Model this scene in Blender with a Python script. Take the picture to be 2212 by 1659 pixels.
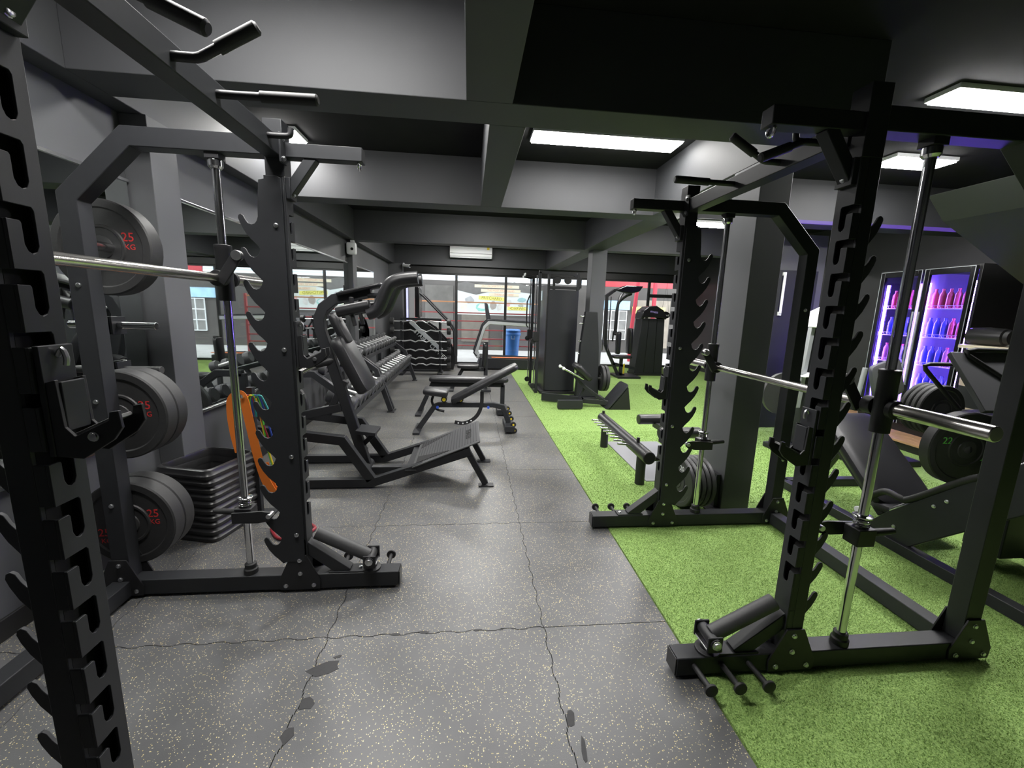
import bpy, bmesh, math, random
import numpy as np
from mathutils import Vector, Matrix
random.seed(7); rng = np.random.default_rng(7)
for o in list(bpy.data.objects): bpy.data.objects.remove(o)
S = bpy.context.scene; COL = S.collection
# ------------------------------------------------------------------ camera, world, exposure
F_PX, YAW, PITCH, ROLL = 905.0, math.radians(5.95), math.radians(10.1), math.radians(1.69)
fw = Vector((math.sin(YAW)*math.cos(PITCH), math.cos(YAW)*math.cos(PITCH), -math.sin(PITCH)))
rt = Vector((math.cos(YAW), -math.sin(YAW), 0)); up = rt.cross(fw)
r2 = math.cos(ROLL)*rt + math.sin(ROLL)*up; u2 = -math.sin(ROLL)*rt + math.cos(ROLL)*up
cam = bpy.data.objects.new('camera', bpy.data.cameras.new('camera')); COL.objects.link(cam)
cam.matrix_world = Matrix.Translation((0, 0, 1.5)) @ Matrix((r2, u2, -fw)).transposed().to_4x4()
cam.data.sensor_width = 36.0; cam.data.lens = F_PX/2212*36.0; cam.data.clip_start = 0.02; cam.data.clip_end = 200
S.camera = cam
W = bpy.data.worlds.new('overcast_sky'); S.world = W; W.use_nodes = True
bg = W.node_tree.nodes['Background']; bg.inputs[0].default_value = (0.86, 0.92, 1.0, 1); bg.inputs[1].default_value = 3.2
S.view_settings.view_transform = 'Standard'; S.view_settings.look = 'None'; S.view_settings.gamma = 1.0
S.view_settings.use_curve_mapping = False; S.view_settings.exposure = 1.0
LAMP = 46.0          # emission of the ceiling fittings
# ------------------------------------------------------------------ materials
MATS = {}
def mat(name, col, rough=0.5, metal=0.0, noise=0.0, nscale=40.0, bump=0.0, bscale=300.0, emit=None, estr=0.0, spec=None, alpha=None):
    if name in MATS: return MATS[name]
    m = bpy.data.materials.new(name); m.use_nodes = True; nt = m.node_tree; b = nt.nodes['Principled BSDF']
    b.inputs['Base Color'].default_value = (*col, 1); b.inputs['Roughness'].default_value = rough; b.inputs['Metallic'].default_value = metal
    if spec is not None: b.inputs['Specular IOR Level'].default_value = spec
    if noise or bump: tc = nt.nodes.new('ShaderNodeTexCoord')
    if noise:
        n = nt.nodes.new('ShaderNodeTexNoise'); n.inputs['Scale'].default_value = nscale; n.inputs['Detail'].default_value = 5
        nt.links.new(tc.outputs['Object'], n.inputs['Vector'])
        mx = nt.nodes.new('ShaderNodeMix'); mx.data_type = 'RGBA'
        mx.inputs[6].default_value = (*[c*(1-noise) for c in col], 1); mx.inputs[7].default_value = (*[min(1, c*(1+noise)) for c in col], 1)
        nt.links.new(n.outputs['Fac'], mx.inputs[0]); nt.links.new(mx.outputs[2], b.inputs['Base Color'])
    if bump:
        n2 = nt.nodes.new('ShaderNodeTexNoise'); n2.inputs['Scale'].default_value = bscale; n2.inputs['Detail'].default_value = 3
        nt.links.new(tc.outputs['Object'], n2.inputs['Vector'])
        bp = nt.nodes.new('ShaderNodeBump'); bp.inputs['Strength'].default_value = bump; bp.inputs['Distance'].default_value = 0.002
        nt.links.new(n2.outputs['Fac'], bp.inputs['Height']); nt.links.new(bp.outputs[0], b.inputs['Normal'])
    if emit: b.inputs['Emission Color'].default_value = (*emit, 1); b.inputs['Emission Strength'].default_value = estr
    MATS[name] = m; return m
steel = mat('black_powder_coat', (.023, .024, .027), .45, spec=.32, noise=.12, nscale=25, bump=.06, bscale=900)
steel2 = mat('matt_black_steel', (.012, .012, .014), .5, bump=.05, bscale=900)
slot_shade = mat('slot_shade_black', (.006, .006, .006), .8)  # near-black colour for the shade inside the slots
chrome = mat('chrome', (.72, .72, .73), .16, 1.0)
wornchrome = mat('worn_chrome', (.62, .60, .57), .24, 1.0, noise=.25, nscale=30)
satin = mat('satin_steel', (.85, .85, .86), .38, .75)
bolt_m = mat('zinc_bolt', (.62, .62, .64), .3, 1.0)
rubber = mat('plate_rubber', (.026, .026, .027), .55, noise=.2, nscale=60, bump=.1, bscale=600)
irony = mat('painted_iron', (.045, .045, .047), .5, noise=.15, nscale=60)
vinyl = mat('black_vinyl', (.014, .014, .016), .36, bump=.25, bscale=350)
grip_m = mat('rubber_grip', (.014, .014, .015), .6, bump=.15, bscale=700)
plastic = mat('black_plastic', (.022, .022, .023), .34, bump=.05)
dgrey = mat('charcoal_cover', (.021, .022, .026), .55, noise=.1, spec=.35)
redp = mat('red_paint', (.55, .03, .03), .5); greenp = mat('green_paint', (.20, .80, .14), .5)
whitep = mat('white_plastic', (.86, .87, .88), .4); silver = mat('silver_plastic', (.50, .52, .54), .35, .3)
yellow = mat('yellow_plastic', (.80, .62, .02), .45); blackp = mat('black_gloss', (.01, .01, .011), .25)
wall_m = mat('charcoal_wall_paint', (.086, .088, .094), .6, noise=.10, nscale=2.5, bump=.12, bscale=60)
beam_m = mat('charcoal_beam_paint', (.048, .0495, .054), .62, noise=.10, nscale=2.5, bump=.12, bscale=60)
slab_m = mat('black_ceiling_paint', (.020, .020, .021), .85, noise=.25, nscale=3.0, spec=.1)
header_m = mat('black_trim', (.012, .012, .012), .5)
orange_m = mat('orange_band', (.85, .22, .03), .5); wood_m = mat('wood_deck', (.50, .30, .16), .4, noise=.25, nscale=9)
def mirror_mat():
    return mat('mirror_glass', (.66, .70, .69), .02, 1.0)
def glass_mat():
    m = bpy.data.materials.new('window_glass'); m.use_nodes = True; nt = m.node_tree; nt.nodes.clear()
    out = nt.nodes.new('ShaderNodeOutputMaterial'); tr = nt.nodes.new('ShaderNodeBsdfTransparent'); tr.inputs[0].default_value = (.95, .97, .96, 1)
    gl = nt.nodes.new('ShaderNodeBsdfGlossy'); gl.inputs['Roughness'].default_value = .02
    mx = nt.nodes.new('ShaderNodeMixShader'); fr = nt.nodes.new('ShaderNodeFresnel'); fr.inputs[0].default_value = 1.45
    nt.links.new(fr.outputs[0], mx.inputs[0]); nt.links.new(tr.outputs[0], mx.inputs[1]); nt.links.new(gl.outputs[0], mx.inputs[2]); nt.links.new(mx.outputs[0], out.inputs[0])
    return m
glass = glass_mat(); mirror_g = mirror_mat()
def emis(name, col, s):
    return mat(name, (.8, .8, .8), .5, emit=col, estr=s)
lamp_e = emis('lamp_diffuser', (1.0, .985, .95), LAMP); purple_e = emis('violet_tube_fill_glow', (.20, .10, 1.0), 120.0)
def tile_mat():
    m = bpy.data.materials.new('speckled_rubber'); m.use_nodes = True; nt = m.node_tree; b = nt.nodes['Principled BSDF']
    geo = nt.nodes.new('ShaderNodeNewGeometry'); L = nt.links.new
    def speck(scale, thr, keep, col, prev):
        v = nt.nodes.new('ShaderNodeTexVoronoi'); v.inputs['Scale'].default_value = scale; L(geo.outputs['Position'], v.inputs['Vector'])
        lt = nt.nodes.new('ShaderNodeMath'); lt.operation = 'LESS_THAN'; lt.inputs[1].default_value = thr; L(v.outputs['Distance'], lt.inputs[0])
        sx = nt.nodes.new('ShaderNodeSeparateColor'); L(v.outputs['Color'], sx.inputs[0])
        gt = nt.nodes.new('ShaderNodeMath'); gt.operation = 'LESS_THAN'; gt.inputs[1].default_value = keep; L(sx.outputs[0], gt.inputs[0])
        mu = nt.nodes.new('ShaderNodeMath'); mu.operation = 'MULTIPLY'; L(lt.outputs[0], mu.inputs[0]); L(gt.outputs[0], mu.inputs[1])
        cr = nt.nodes.new('ShaderNodeMix'); cr.data_type = 'RGBA'; cr.inputs[6].default_value = (.46, .44, .34, 1); cr.inputs[7].default_value = (*col, 1); L(sx.outputs[1], cr.inputs[0])
        mx = nt.nodes.new('ShaderNodeMix'); mx.data_type = 'RGBA'; L(mu.outputs[0], mx.inputs[0]); L(prev, mx.inputs[6]); L(cr.outputs[2], mx.inputs[7])
        return mx.outputs[2]
    n = nt.nodes.new('ShaderNodeTexNoise'); n.inputs['Scale'].default_value = 2.2; n.inputs['Detail'].default_value = 8; L(geo.outputs['Position'], n.inputs['Vector'])
    rp = nt.nodes.new('ShaderNodeValToRGB'); rp.color_ramp.elements[0].position = .3; rp.color_ramp.elements[0].color = (.078, .079, .083, 1)
    rp.color_ramp.elements[1].position = .75; rp.color_ramp.elements[1].color = (.138, .139, .143, 1); L(n.outputs['Fac'], rp.inputs[0])
    c = speck(175, .31, .22, (.85, .68, .22), rp.outputs[0]); c = speck(110, .25, .13, (.80, .70, .40), c)
    L(c, b.inputs['Base Color'])
    rr = nt.nodes.new('ShaderNodeMapRange'); rr.inputs[3].default_value = .27; rr.inputs[4].default_value = .46; L(n.outputs['Fac'], rr.inputs[0]); L(rr.outputs[0], b.inputs['Roughness'])
    n2 = nt.nodes.new('ShaderNodeTexNoise'); n2.inputs['Scale'].default_value = 260; L(geo.outputs['Position'], n2.inputs['Vector'])
    bp = nt.nodes.new('ShaderNodeBump'); bp.inputs['Strength'].default_value = .22; bp.inputs['Distance'].default_value = .002; L(n2.outputs['Fac'], bp.inputs['Height']); L(bp.outputs[0], b.inputs['Normal'])
    return m
tile_m = tile_mat()
def turf_mat():
    m = bpy.data.materials.new('artificial_turf'); m.use_nodes = True; nt = m.node_tree; b = nt.nodes['Principled BSDF']; L = nt.links.new
    geo = nt.nodes.new('ShaderNodeNewGeometry'); n = nt.nodes.new('ShaderNodeTexNoise'); n.inputs['Scale'].default_value = 160; n.inputs['Detail'].default_value = 4; L(geo.outputs['Position'], n.inputs['Vector'])
    n3 = nt.nodes.new('ShaderNodeTexNoise'); n3.inputs['Scale'].default_value = 5; L(geo.outputs['Position'], n3.inputs['Vector'])
    rp = nt.nodes.new('ShaderNodeValToRGB'); rp.color_ramp.elements[0].position = .32; rp.color_ramp.elements[0].color = (.150, .255, .066, 1)
    rp.color_ramp.elements[1].position = .70; rp.color_ramp.elements[1].color = (.37, .54, .17, 1); L(n.outputs['Fac'], rp.inputs[0])
    mx = nt.nodes.new('ShaderNodeMix'); mx.data_type = 'RGBA'; mx.blend_type = 'MULTIPLY'; mx.inputs[0].default_value = .35; L(rp.outputs[0], mx.inputs[6]); L(n3.outputs['Color'], mx.inputs[7])
    L(rp.outputs[0], b.inputs['Base Color']); b.inputs['Roughness'].default_value = .75; b.inputs['Specular IOR Level'].default_value = .2
    bp = nt.nodes.new('ShaderNodeBump'); bp.inputs['Strength'].default_value = .8; bp.inputs['Distance'].default_value = .006; L(n.outputs['Fac'], bp.inputs['Height']); L(bp.outputs[0], b.inputs['Normal'])
    return m
turf_m = turf_mat()
# ------------------------------------------------------------------ mesh helpers
def V(*a): return Vector(a)
class MB:
    def __init__(s): s.v = []; s.f = []
    def add(s, vs, fs):
        b = len(s.v); s.v += [tuple(p) for p in vs]; s.f += [tuple(b+i for i in f) for f in fs]; return s
    def box(s, x0, x1, y0, y1, z0, z1):
        if x0 > x1: x0, x1 = x1, x0
        if y0 > y1: y0, y1 = y1, y0
        vs = [(x, y, z) for z in (z0, z1) for y in (y0, y1) for x in (x0, x1)]
        return s.add(vs, [(0, 2, 3, 1), (4, 5, 7, 6), (0, 1, 5, 4), (2, 6, 7, 3), (0, 4, 6, 2), (1, 3, 7, 5)])
    def bar(s, p0, p1, w, h, upv=(0, 0, 1)):
        p0, p1 = Vector(p0), Vector(p1); d = (p1-p0).normalized(); u = Vector(upv); sd = d.cross(u)
        if sd.length < 1e-4: sd = d.cross(V(0, 1, 0))
        sd.normalize(); u = sd.cross(d).normalized()
        vs = [p + sd*a*w/2 + u*b*h/2 for p in (p0, p1) for a, b in ((-1, -1), (1, -1), (1, 1), (-1, 1))]
        return s.add(vs, [(0, 1, 2, 3), (7, 6, 5, 4), (0, 4, 5, 1), (1, 5, 6, 2), (2, 6, 7, 3), (3, 7, 4, 0)])
    def tube(s, p0, p1, r, n=14, r2=None):
        p0, p1 = Vector(p0), Vector(p1); r2 = r if r2 is None else r2; d = (p1-p0).normalized()
        a = d.cross(V(0, 0, 1)); a = d.cross(V(1, 0, 0)) if a.length < 1e-3 else a; a.normalize(); b = d.cross(a)
        vs = [p + (a*math.cos(2*math.pi*i/n) + b*math.sin(2*math.pi*i/n))*q for p, q in ((p0, r), (p1, r2)) for i in range(n)]
        fs = [(i, (i+1) % n, n+(i+1) % n, n+i) for i in range(n)] + [tuple(range(n-1, -1, -1)), tuple(range(n, 2*n))]
        return s.add(vs, fs)
    def lathe(s, prof, org=(0, 0, 0), axis='z', n=28):
        vs = []
        for r, t in prof:
            for i in range(n):
                c, q = r*math.cos(2*math.pi*i/n), r*math.sin(2*math.pi*i/n)
                p = {'z': (c, q, t), 'y': (c, t, q), 'x': (t, c, q)}[axis]; vs.append((p[0]+org[0], p[1]+org[1], p[2]+org[2]))
        m = len(prof); fs = [(k*n+i, k*n+(i+1) % n, (k+1)*n+(i+1) % n, (k+1)*n+i) for k in range(m-1) for i in range(n)]
        fs += [tuple(range(n-1, -1, -1)), tuple(range((m-1)*n, m*n))]
        return s.add(vs, fs)
    def path(s, pts, r, n=10, rs=None, sub=0):
        P = [Vector(p) for p in pts]
        if sub: P = smooth_path(P, sub)
        vs = []; m = len(P); prev = None
        for k in range(m):
            d = (P[min(k+1, m-1)] - P[max(k-1, 0)]).normalized()
            if prev is None:
                a = d.cross(V(0, 0, 1)); a = d.cross(V(1, 0, 0)) if a.length < 1e-3 else a
            else: a = prev - d*prev.dot(d)
            a.normalize(); prev = a; b = d.cross(a); q = r if rs is None else rs[k]
            vs += [P[k] + (a*math.cos(2*math.pi*i/n) + b*math.sin(2*math.pi*i/n))*q for i in range(n)]
        fs = [(k*n+i, k*n+(i+1) % n, (k+1)*n+(i+1) % n, (k+1)*n+i) for k in range(m-1) for i in range(n)]
        fs += [tuple(range(n-1, -1, -1)), tuple(range((m-1)*n, m*n))]
        return s.add(vs, fs)
    def rpath(s, pts, w, h, nrm=(0, 1, 0), sub=0):
        """rectangular tube along a planar polyline with mitred corners; w in the plane, h along the plane normal"""
        P = [Vector(p) for p in pts]; N = Vector(nrm).normalized()
        if sub: P = smooth_path(P, sub)
        m = len(P); vs = []
        for k in range(m):
            d0 = (P[k]-P[k-1]).normalized() if k else None; d1 = (P[k+1]-P[k]).normalized() if k < m-1 else None
            if d0 is None: t = d1.cross(N); sc = 1
            elif d1 is None: t = d0.cross(N); sc = 1
            else:
                t = (d0.cross(N)+d1.cross(N)).normalized(); sc = 1/max(.35, t.dot(d0.cross(N).normalized()))
            t = t.normalized()*sc
            vs += [P[k]+t*a*w/2+N*b*h/2 for a, b in ((-1, -1), (1, -1), (1, 1), (-1, 1))]
        fs = [(k*4+i, k*4+(i+1) % 4, k*4+4+(i+1) % 4, k*4+4+i) for k in range(m-1) for i in range(4)] + [(3, 2, 1, 0), tuple((m-1)*4+i for i in range(4))]
        return s.add(vs, fs)
    def prism(s, poly, axis, a, b):
        n = len(poly)
        def P(p, t): return {'y': (p[0], t, p[1]), 'x': (t, p[0], p[1]), 'z': (p[0], p[1], t)}[axis]
        vs = [P(p, a) for p in poly] + [P(p, b) for p in poly]
        return s.add(vs, [tuple(range(n-1, -1, -1)), tuple(range(n, 2*n))] + [(i, (i+1) % n, n+(i+1) % n, n+i) for i in range(n)])
    def pad(s, c, ax, ay, az, hx, hy, hz, r=.03):
        """rounded cushion: half sizes hx hy hz along unit axes"""
        ax, ay, az = [Vector(q).normalized() for q in (ax, ay, az)]; c = Vector(c); vs = []; n = 20
        def ring(k, zz):
            out = []
            for i in range(n):
                t = 2*math.pi*(i+.5)/n; cx, cy = math.cos(t), math.sin(t)
                e = .28; X = math.copysign(abs(cx)**e, cx); Y = math.copysign(abs(cy)**e, cy)
                out.append(c + ax*X*(hx-k) + ay*Y*(hy-k) + az*zz)
            return out
        q = min(r, hz*.9)
        for k, zz in ((q, -hz), (q*.3, -hz+q*.3), (0, -hz+q), (0, hz-q), (q*.3, hz-q*.3), (q, hz)): vs += ring(k, zz)
        fs = [(k*n+i, k*n+(i+1) % n, (k+1)*n+(i+1) % n, (k+1)*n+i) for k in range(5) for i in range(n)] + [tuple(range(n-1, -1, -1)), tuple(range(5*n, 6*n))]
        return s.add(vs, fs)
    def build(s, name, m, parent=None, bevel=.002, smooth=True):
        me = bpy.data.meshes.new(name); me.from_pydata(s.v, [], s.f); me.update()
        bm = bmesh.new(); bm.from_mesh(me); bmesh.ops.recalc_face_normals(bm, faces=bm.faces); bm.to_mesh(me); bm.free()
        if smooth:
            me.shade_smooth(); me.set_sharp_from_angle(angle=math.radians(38))
        me.materials.append(m); o = bpy.data.objects.new(name, me); COL.objects.link(o)
        if parent: o.parent = parent
        if bevel:
            b = o.modifiers.new('bevel', 'BEVEL'); b.width = bevel; b.segments = 2; b.limit_method = 'ANGLE'; b.angle_limit = math.radians(40)
            b.harden_normals = False; b.use_clamp_overlap = True
        return o
def smooth_path(P, sub):
    out = []; m = len(P)
    for k in range(m-1):
        p0, p1, p2, p3 = P[max(k-1, 0)], P[k], P[k+1], P[min(k+2, m-1)]
        for j in range(sub):
            t = j/sub; out.append(.5*((2*p1)+(p2-p0)*t+(2*p0-5*p1+4*p2-p3)*t*t+(3*p1-p0-3*p2+p3)*t*t*t))
    out.append(P[-1]); return out
def thing(name, label, cat, loc=(0, 0, 0), rz=0.0, group=None):
    o = bpy.data.objects.new(name, None); COL.objects.link(o); o.empty_display_size = .1
    o.location = loc; o.rotation_euler = (0, 0, rz); return tag(o, label, cat, group)
def tag(o, label, cat, group=None, kind=None):
    o['label'] = label; o['category'] = cat
    if group: o['group'] = group
    if kind: o['kind'] = kind
    return o
def struct(o): o['kind'] = 'structure'; return o
def text(s, size, m, parent, M, name='lettering', ext=.0006, sx=1.0, align='CENTER'):
    cu = bpy.data.curves.new('t', 'FONT'); cu.body = s; cu.size = size; cu.align_x = align; cu.align_y = 'CENTER'; cu.extrude = ext; cu.resolution_u = 3
    t = bpy.data.objects.new('t', cu); COL.objects.link(t); bpy.context.view_layer.update()
    me = bpy.data.meshes.new_from_object(t.evaluated_get(bpy.context.evaluated_depsgraph_get())); bpy.data.objects.remove(t)
    me.materials.clear(); me.materials.append(m); o = bpy.data.objects.new(name, me); COL.objects.link(o); o.parent = parent
    o.matrix_local = M @ Matrix.Diagonal((sx, 1, 1, 1)); return o
def face_mat(loc, xdir, ydir):
    x = Vector(xdir).normalized(); y = Vector(ydir).normalized(); z = x.cross(y); M = Matrix((x, y, z)).transposed().to_4x4(); M.translation = Vector(loc); return M
def bolts(parent, pts, axis, r=.009, h=.008):
    ref = None
    for p in pts:
        if ref is None:
            m = MB().lathe([(r*1.25, 0), (r*1.25, h*.25), (r, h*.35), (r, h*.85), (r*.8, h)], (0, 0, 0), 'z', 12); ref = m.build('bolt', bolt_m, parent, 0); o = ref
        else:
            o = ref.copy(); COL.objects.link(o); o.parent = parent
        o.location = p; o.rotation_mode = 'QUATERNION'; o.rotation_quaternion = Vector(axis).to_track_quat('Z', 'Y')
# ------------------------------------------------------------------ the setting: floor, turf, walls, beams, ceiling
ZB, ZS = 2.55, 3.02
sub = struct(MB().box(-2.63, 6.6, -2.4, 11.42, -.12, -.0105).build('floor', mat('concrete_subfloor', (.06, .06, .062), .7), bevel=0))
def jig(L, amp, plain):
    """offsets (t, d) along a seam of length L"""
    if plain: return [(0, 0), (L, 0)]
    out = []; n = 14; p = L/n
    for i in range(n):
        s = amp if i % 2 else -amp; t0 = i*p
        out += [(t0+p*.18, s*.15), (t0+p*.10, s), (t0+p*.5, s*1.08), (t0+p*.90, s), (t0+p*.82, s*.15)]
    return [(0, 0)] + out + [(L, 0)]
XS = [-2.63, -1.63, -.63, .37, .985]; YS = [1.75-1*k for k in range(4, 0, -1)] + [1.75+k for k in range(0, 10)] + [11.40]
G = .0018
for j in range(len(YS)-1):
    for i in range(len(XS)-1):
        x0, x1, y0, y1 = XS[i], XS[i+1], YS[j], YS[j+1]; far = y0 > 6.5 or y1 < .3
        L = x1-x0; M = y1-y0
        ew = lambda q: .005*(1 if q else 0)
        bot = [(x0+t, y0+d) for t, d in jig(L, ew(not far and j > 0 and L > .9), far or L < .9)]
        rgt = [(x1+d, y0+t) for t, d in jig(M, ew(i < 3), far or i == 3)]
        top = [(x0+t, y1+d) for t, d in jig(L, .005, far or y1 > 6.5 or L < .9)][::-1]
        lft = [(x0+d, y0+t) for t, d in jig(M, ew(i > 0), far or i == 0)][::-1]
        poly = bot[:-1]+rgt[:-1]+top[:-1]+lft[:-1]; cx, cy = (x0+x1)/2, (y0+y1)/2
        poly = [(x-math.copysign(G, x-cx), y-math.copysign(G, y-cy)) for x, y in poly]
        MB().prism(poly, 'z', -.010, random.uniform(-.0004, .0006)).build('rubber_tile', tile_m, sub, 0, smooth=False)
patch_m = mat('torn_rubber', (.040, .040, .042), .75, noise=.15, nscale=80)
for (x, y, a, b, th, nn) in [(-.585, 1.58, .075, .035, .3, 9), (-.60, 1.42, .03, .03, .8, 8), (-.625, 1.30, .022, .04, .1, 8), (-.63, 1.13, .025, .02, 0, 7), (.395, 1.29, .018, .04, -.2, 8), (.41, 1.17, .012, .05, -.1, 8),
                         (-.33, 1.752, .028, .010, 0, 7), (-.20, 1.756, .03, .009, 0, 7), (.05, 1.752, .024, .008, 0, 7), (-.12, 2.75, .05, .006, 0, 7), (-.40, 1.05, .02, .02, .4, 7), (-.55, 1.64, .02, .01, .2, 6), (.16, 1.75, .02, .006, 0, 6)]:
    poly = []
    for k in range(nn):
        t = 2*math.pi*k/nn; q = random.uniform(.6, 1.15); u, w = a*math.cos(t)*q, b*math.sin(t)*q; poly.append((x+u*math.cos(th)-w*math.sin(th), y+u*math.sin(th)+w*math.cos(th)))
    MB().prism(poly, 'z', -.004, .0009).build('torn_patch', patch_m, sub, 0, smooth=False)
turf = struct(MB().box(.99, 6.55, -2.4, 2.985, -.0105, .004).box(.99, 6.55, 2.99, 11.38, -.0105, .0035).build('floor_turf_backing', turf_m, bevel=0))
def turf_blades():
    reg = [(.985, 3.4, .55, 2.98, 170000, .011), (.985, 4.4, 2.98, 5.0, 90000, .010), (.985, 5.0, 5.0, 8.5, 60000, .010)]
    VV = []; 
    for x0, x1, y0, y1, n, h in reg:
        p = np.stack([rng.uniform(x0, x1, n), rng.uniform(y0, y1, n), np.full(n, .002)], 1)
        a = rng.uniform(0, 2*np.pi, n); w = .0016*(1 if y1 < 3.5 else 1.8); side = np.stack([np.cos(a), np.sin(a), np.zeros(n)], 1)*w
        tip = p + np.stack([rng.normal(0, .0065, n), rng.normal(0, .0065, n), rng.uniform(.6, 1.1, n)*h], 1)
        VV.append(np.stack([p-side, p+side, tip], 1).reshape(-1, 3))
    A = np.concatenate(VV).astype(np.float32); nt_ = len(A)//3
    me = bpy.data.meshes.new('turf_blades'); me.vertices.add(len(A)); me.vertices.foreach_set('co', A.ravel())
    me.loops.add(nt_*3); me.loops.foreach_set('vertex_index', np.arange(nt_*3, dtype=np.int32)); me.polygons.add(nt_)
    me.polygons.foreach_set('loop_start', np.arange(0, nt_*3, 3, dtype=np.int32)); me.update(); me.validate(); me.materials.append(turf_m)
    o = bpy.data.objects.new('artificial_turf', me); COL.objects.link(o)
    tag(o, 'bright green artificial turf pile covering the right side of the floor', 'turf', kind='stuff')
turf_blades()
def S_(name, mb, m, bevel=.004): return struct(mb.build(name, m, bevel=bevel, smooth=False))
S_('wall_left', MB().box(-2.25, -2.03, -2.4, 11.42, -.01, ZS), wall_m)
S_('wall_rear', MB().box(-2.25, 6.6, -2.55, -2.4, -.01, ZS), wall_m)
S_('wall_right', MB().box(6.2, 6.4, -2.4, 11.6, -.01, ZS), mat('black_wall', (.03, .03, .034), .5, noise=.2, nscale=3))
S_('ceiling', MB().box(-2.25, 6.6, -2.55, 11.6, ZS, ZS+.12), slab_m)
bi = 0
def beam(x0, x1, y0, y1, z0=ZB, z1=ZS, m=beam_m):
    global bi; bi += 1; S_('trim_%d' % bi, MB().box(x0, x1, y0, y1, z0, z1), m)
beam(-2.03, -1.90, -2.4, 11.4)                                   # wall beam along the mirrors
beam(-1.90, 2.30, 2.39, 2.66); beam(-1.90, 6.2, 4.64, 4.90); beam(-1.90, 6.2, 7.40, 7.65)
for a, b in ((-2.4, 2.39),): beam(-.03, .21, a, b)
beam(.10, .315, 2.66, 4.64); 
for a, b in ((2.66, 4.64), (4.90, 7.40), (7.65, 11.2)): beam(1.97, 2.30, a, b)
beam(-1.90, 6.2, 11.20, 11.42)
for n, (x0, x1, y0, y1) in enumerate([(-2.03, -1.88, 2.86, 3.10), (-2.03, -1.94, 7.42, 7.66), (-2.03, -1.70, 11.05, 11.42), (1.97, 2.20, 2.88, 3.20), (2.10, 2.36, 7.34, 7.62)]):
    S_('wall_column_%d' % (n+1), MB().box(x0, x1, y0, y1, -.01, ZB), wall_m)
S_('wall_window_header', MB().box(-1.70, 6.2, 11.30, 11.42, 2.37, ZB), header_m)
# mirrors on the left wall
for n, (y0, y1, z0) in enumerate([(-.4, 2.85, .66), (3.11, 7.41, .66), (7.67, 9.3, .66)]):
    mi = thing('wall_mirror', ['wall mirror nearest the camera, behind the plate-loaded rack', 'long wall mirror behind the dumbbell racks', 'short far wall mirror beyond the second column'][n], 'mirror', (-2.028, (y0+y1)/2, z0))
    h = 2.17-z0; w = (y1-y0)/2
    MB().box(0, .012, -w+.004, w-.004, .02, h).build('mirror_pane', mirror_g, mi, 0, smooth=False)
    f = MB(); f.box(0, .022, -w, w, h, h+.018).box(0, .026, -w, w, 0, .022); f.build('mirror_frame', mat('aluminium_trim', (.75, .76, .77), .25, 1.0), mi, .002)
S_('baseboard_left', MB().box(-2.03, -2.015, -2.4, 11.0, 0, .10), header_m)
# storefront windows on the far wall
WX = [-1.70, -.37, .93, 2.22, 3.46, 4.87, 6.2]
for n in range(6):
    x0, x1 = WX[n], WX[n+1]
    fr = struct(MB().box(x0, x0+.045, 11.32, 11.38, 0, 2.37).box(x1-.02, x1, 11.32, 11.38, 0, 2.37).box(x0+.045, x1-.02, 11.32, 11.38, 2.33, 2.37).box(x0+.045, x1-.02, 11.32, 11.38, 0, .06).build('window_%d' % (n+1), header_m, bevel=.003))
    if n == 5: MB().box(x0+.045, x1-.02, 11.325, 11.375, 1.93, 2.02).build('window_transom', header_m, fr, .002)
    MB().box(x0+.045, x1-.02, 11.346, 11.352, .06, 2.33).build('pane', glass, fr, 0, smooth=False)
#PART2
# ------------------------------------------------------------------ ceiling lamps
def lamp(label, x0, x1, y0, y1, z, m=lamp_e):
    t = thing('ceiling_light', label, 'light', ((x0+x1)/2, (y0+y1)/2, z), 0, 'ceiling lights')
    a, b = (x1-x0)/2, (y1-y0)/2
    MB().box(-a-.012, a+.012, -b-.012, b+.012, -.032, 0).build('housing', whitep, t, .003)
    MB().box(-a, a, -b, b, -.046, -.0325).build('diffuser', m, t, .004)
lamp('long LED ceiling light between the two racks', .53, 1.84, 3.82, 4.05, ZS, emis('lamp_diffuser_centre', (1.0, .985, .95), 29.0))
lamp('LED ceiling light at the upper right picture edge', 3.13, 4.40, 2.70, 2.90, ZS, emis('lamp_diffuser_right', (1.0, .985, .97), 66.0))
lamp('short LED ceiling light behind the right rack guide rod', 3.90, 4.52, 3.80, 4.05, ZS, MATS['lamp_diffuser_centre'])
lamp('LED ceiling light seen behind the far right rack upright', 2.35, 2.95, 4.70, 4.88, ZB)
lamp('small square ceiling light behind the left rack post', -1.86, -1.55, 4.18, 4.46, ZS)
lamp('ceiling light in the near left bay, above the camera', -1.3, -.3, 1.42, 1.66, ZS)
lamp('ceiling light hidden in the second left ceiling bay', -1.0, -.3, 3.15, 3.35, ZS)
lamp('ceiling light in the third bay behind the second cross beam', -.3, .6, 5.9, 6.15, ZS)
lamp('ceiling light in the right third bay', 3.0, 3.9, 5.9, 6.15, ZS)
lamp('ceiling light in front of the air conditioner bay', -.6, .7, 9.5, 9.8, ZS)
lamp('ceiling light in the far right bay before the window', 3.2, 4.1, 9.2, 9.45, ZS)
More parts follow.
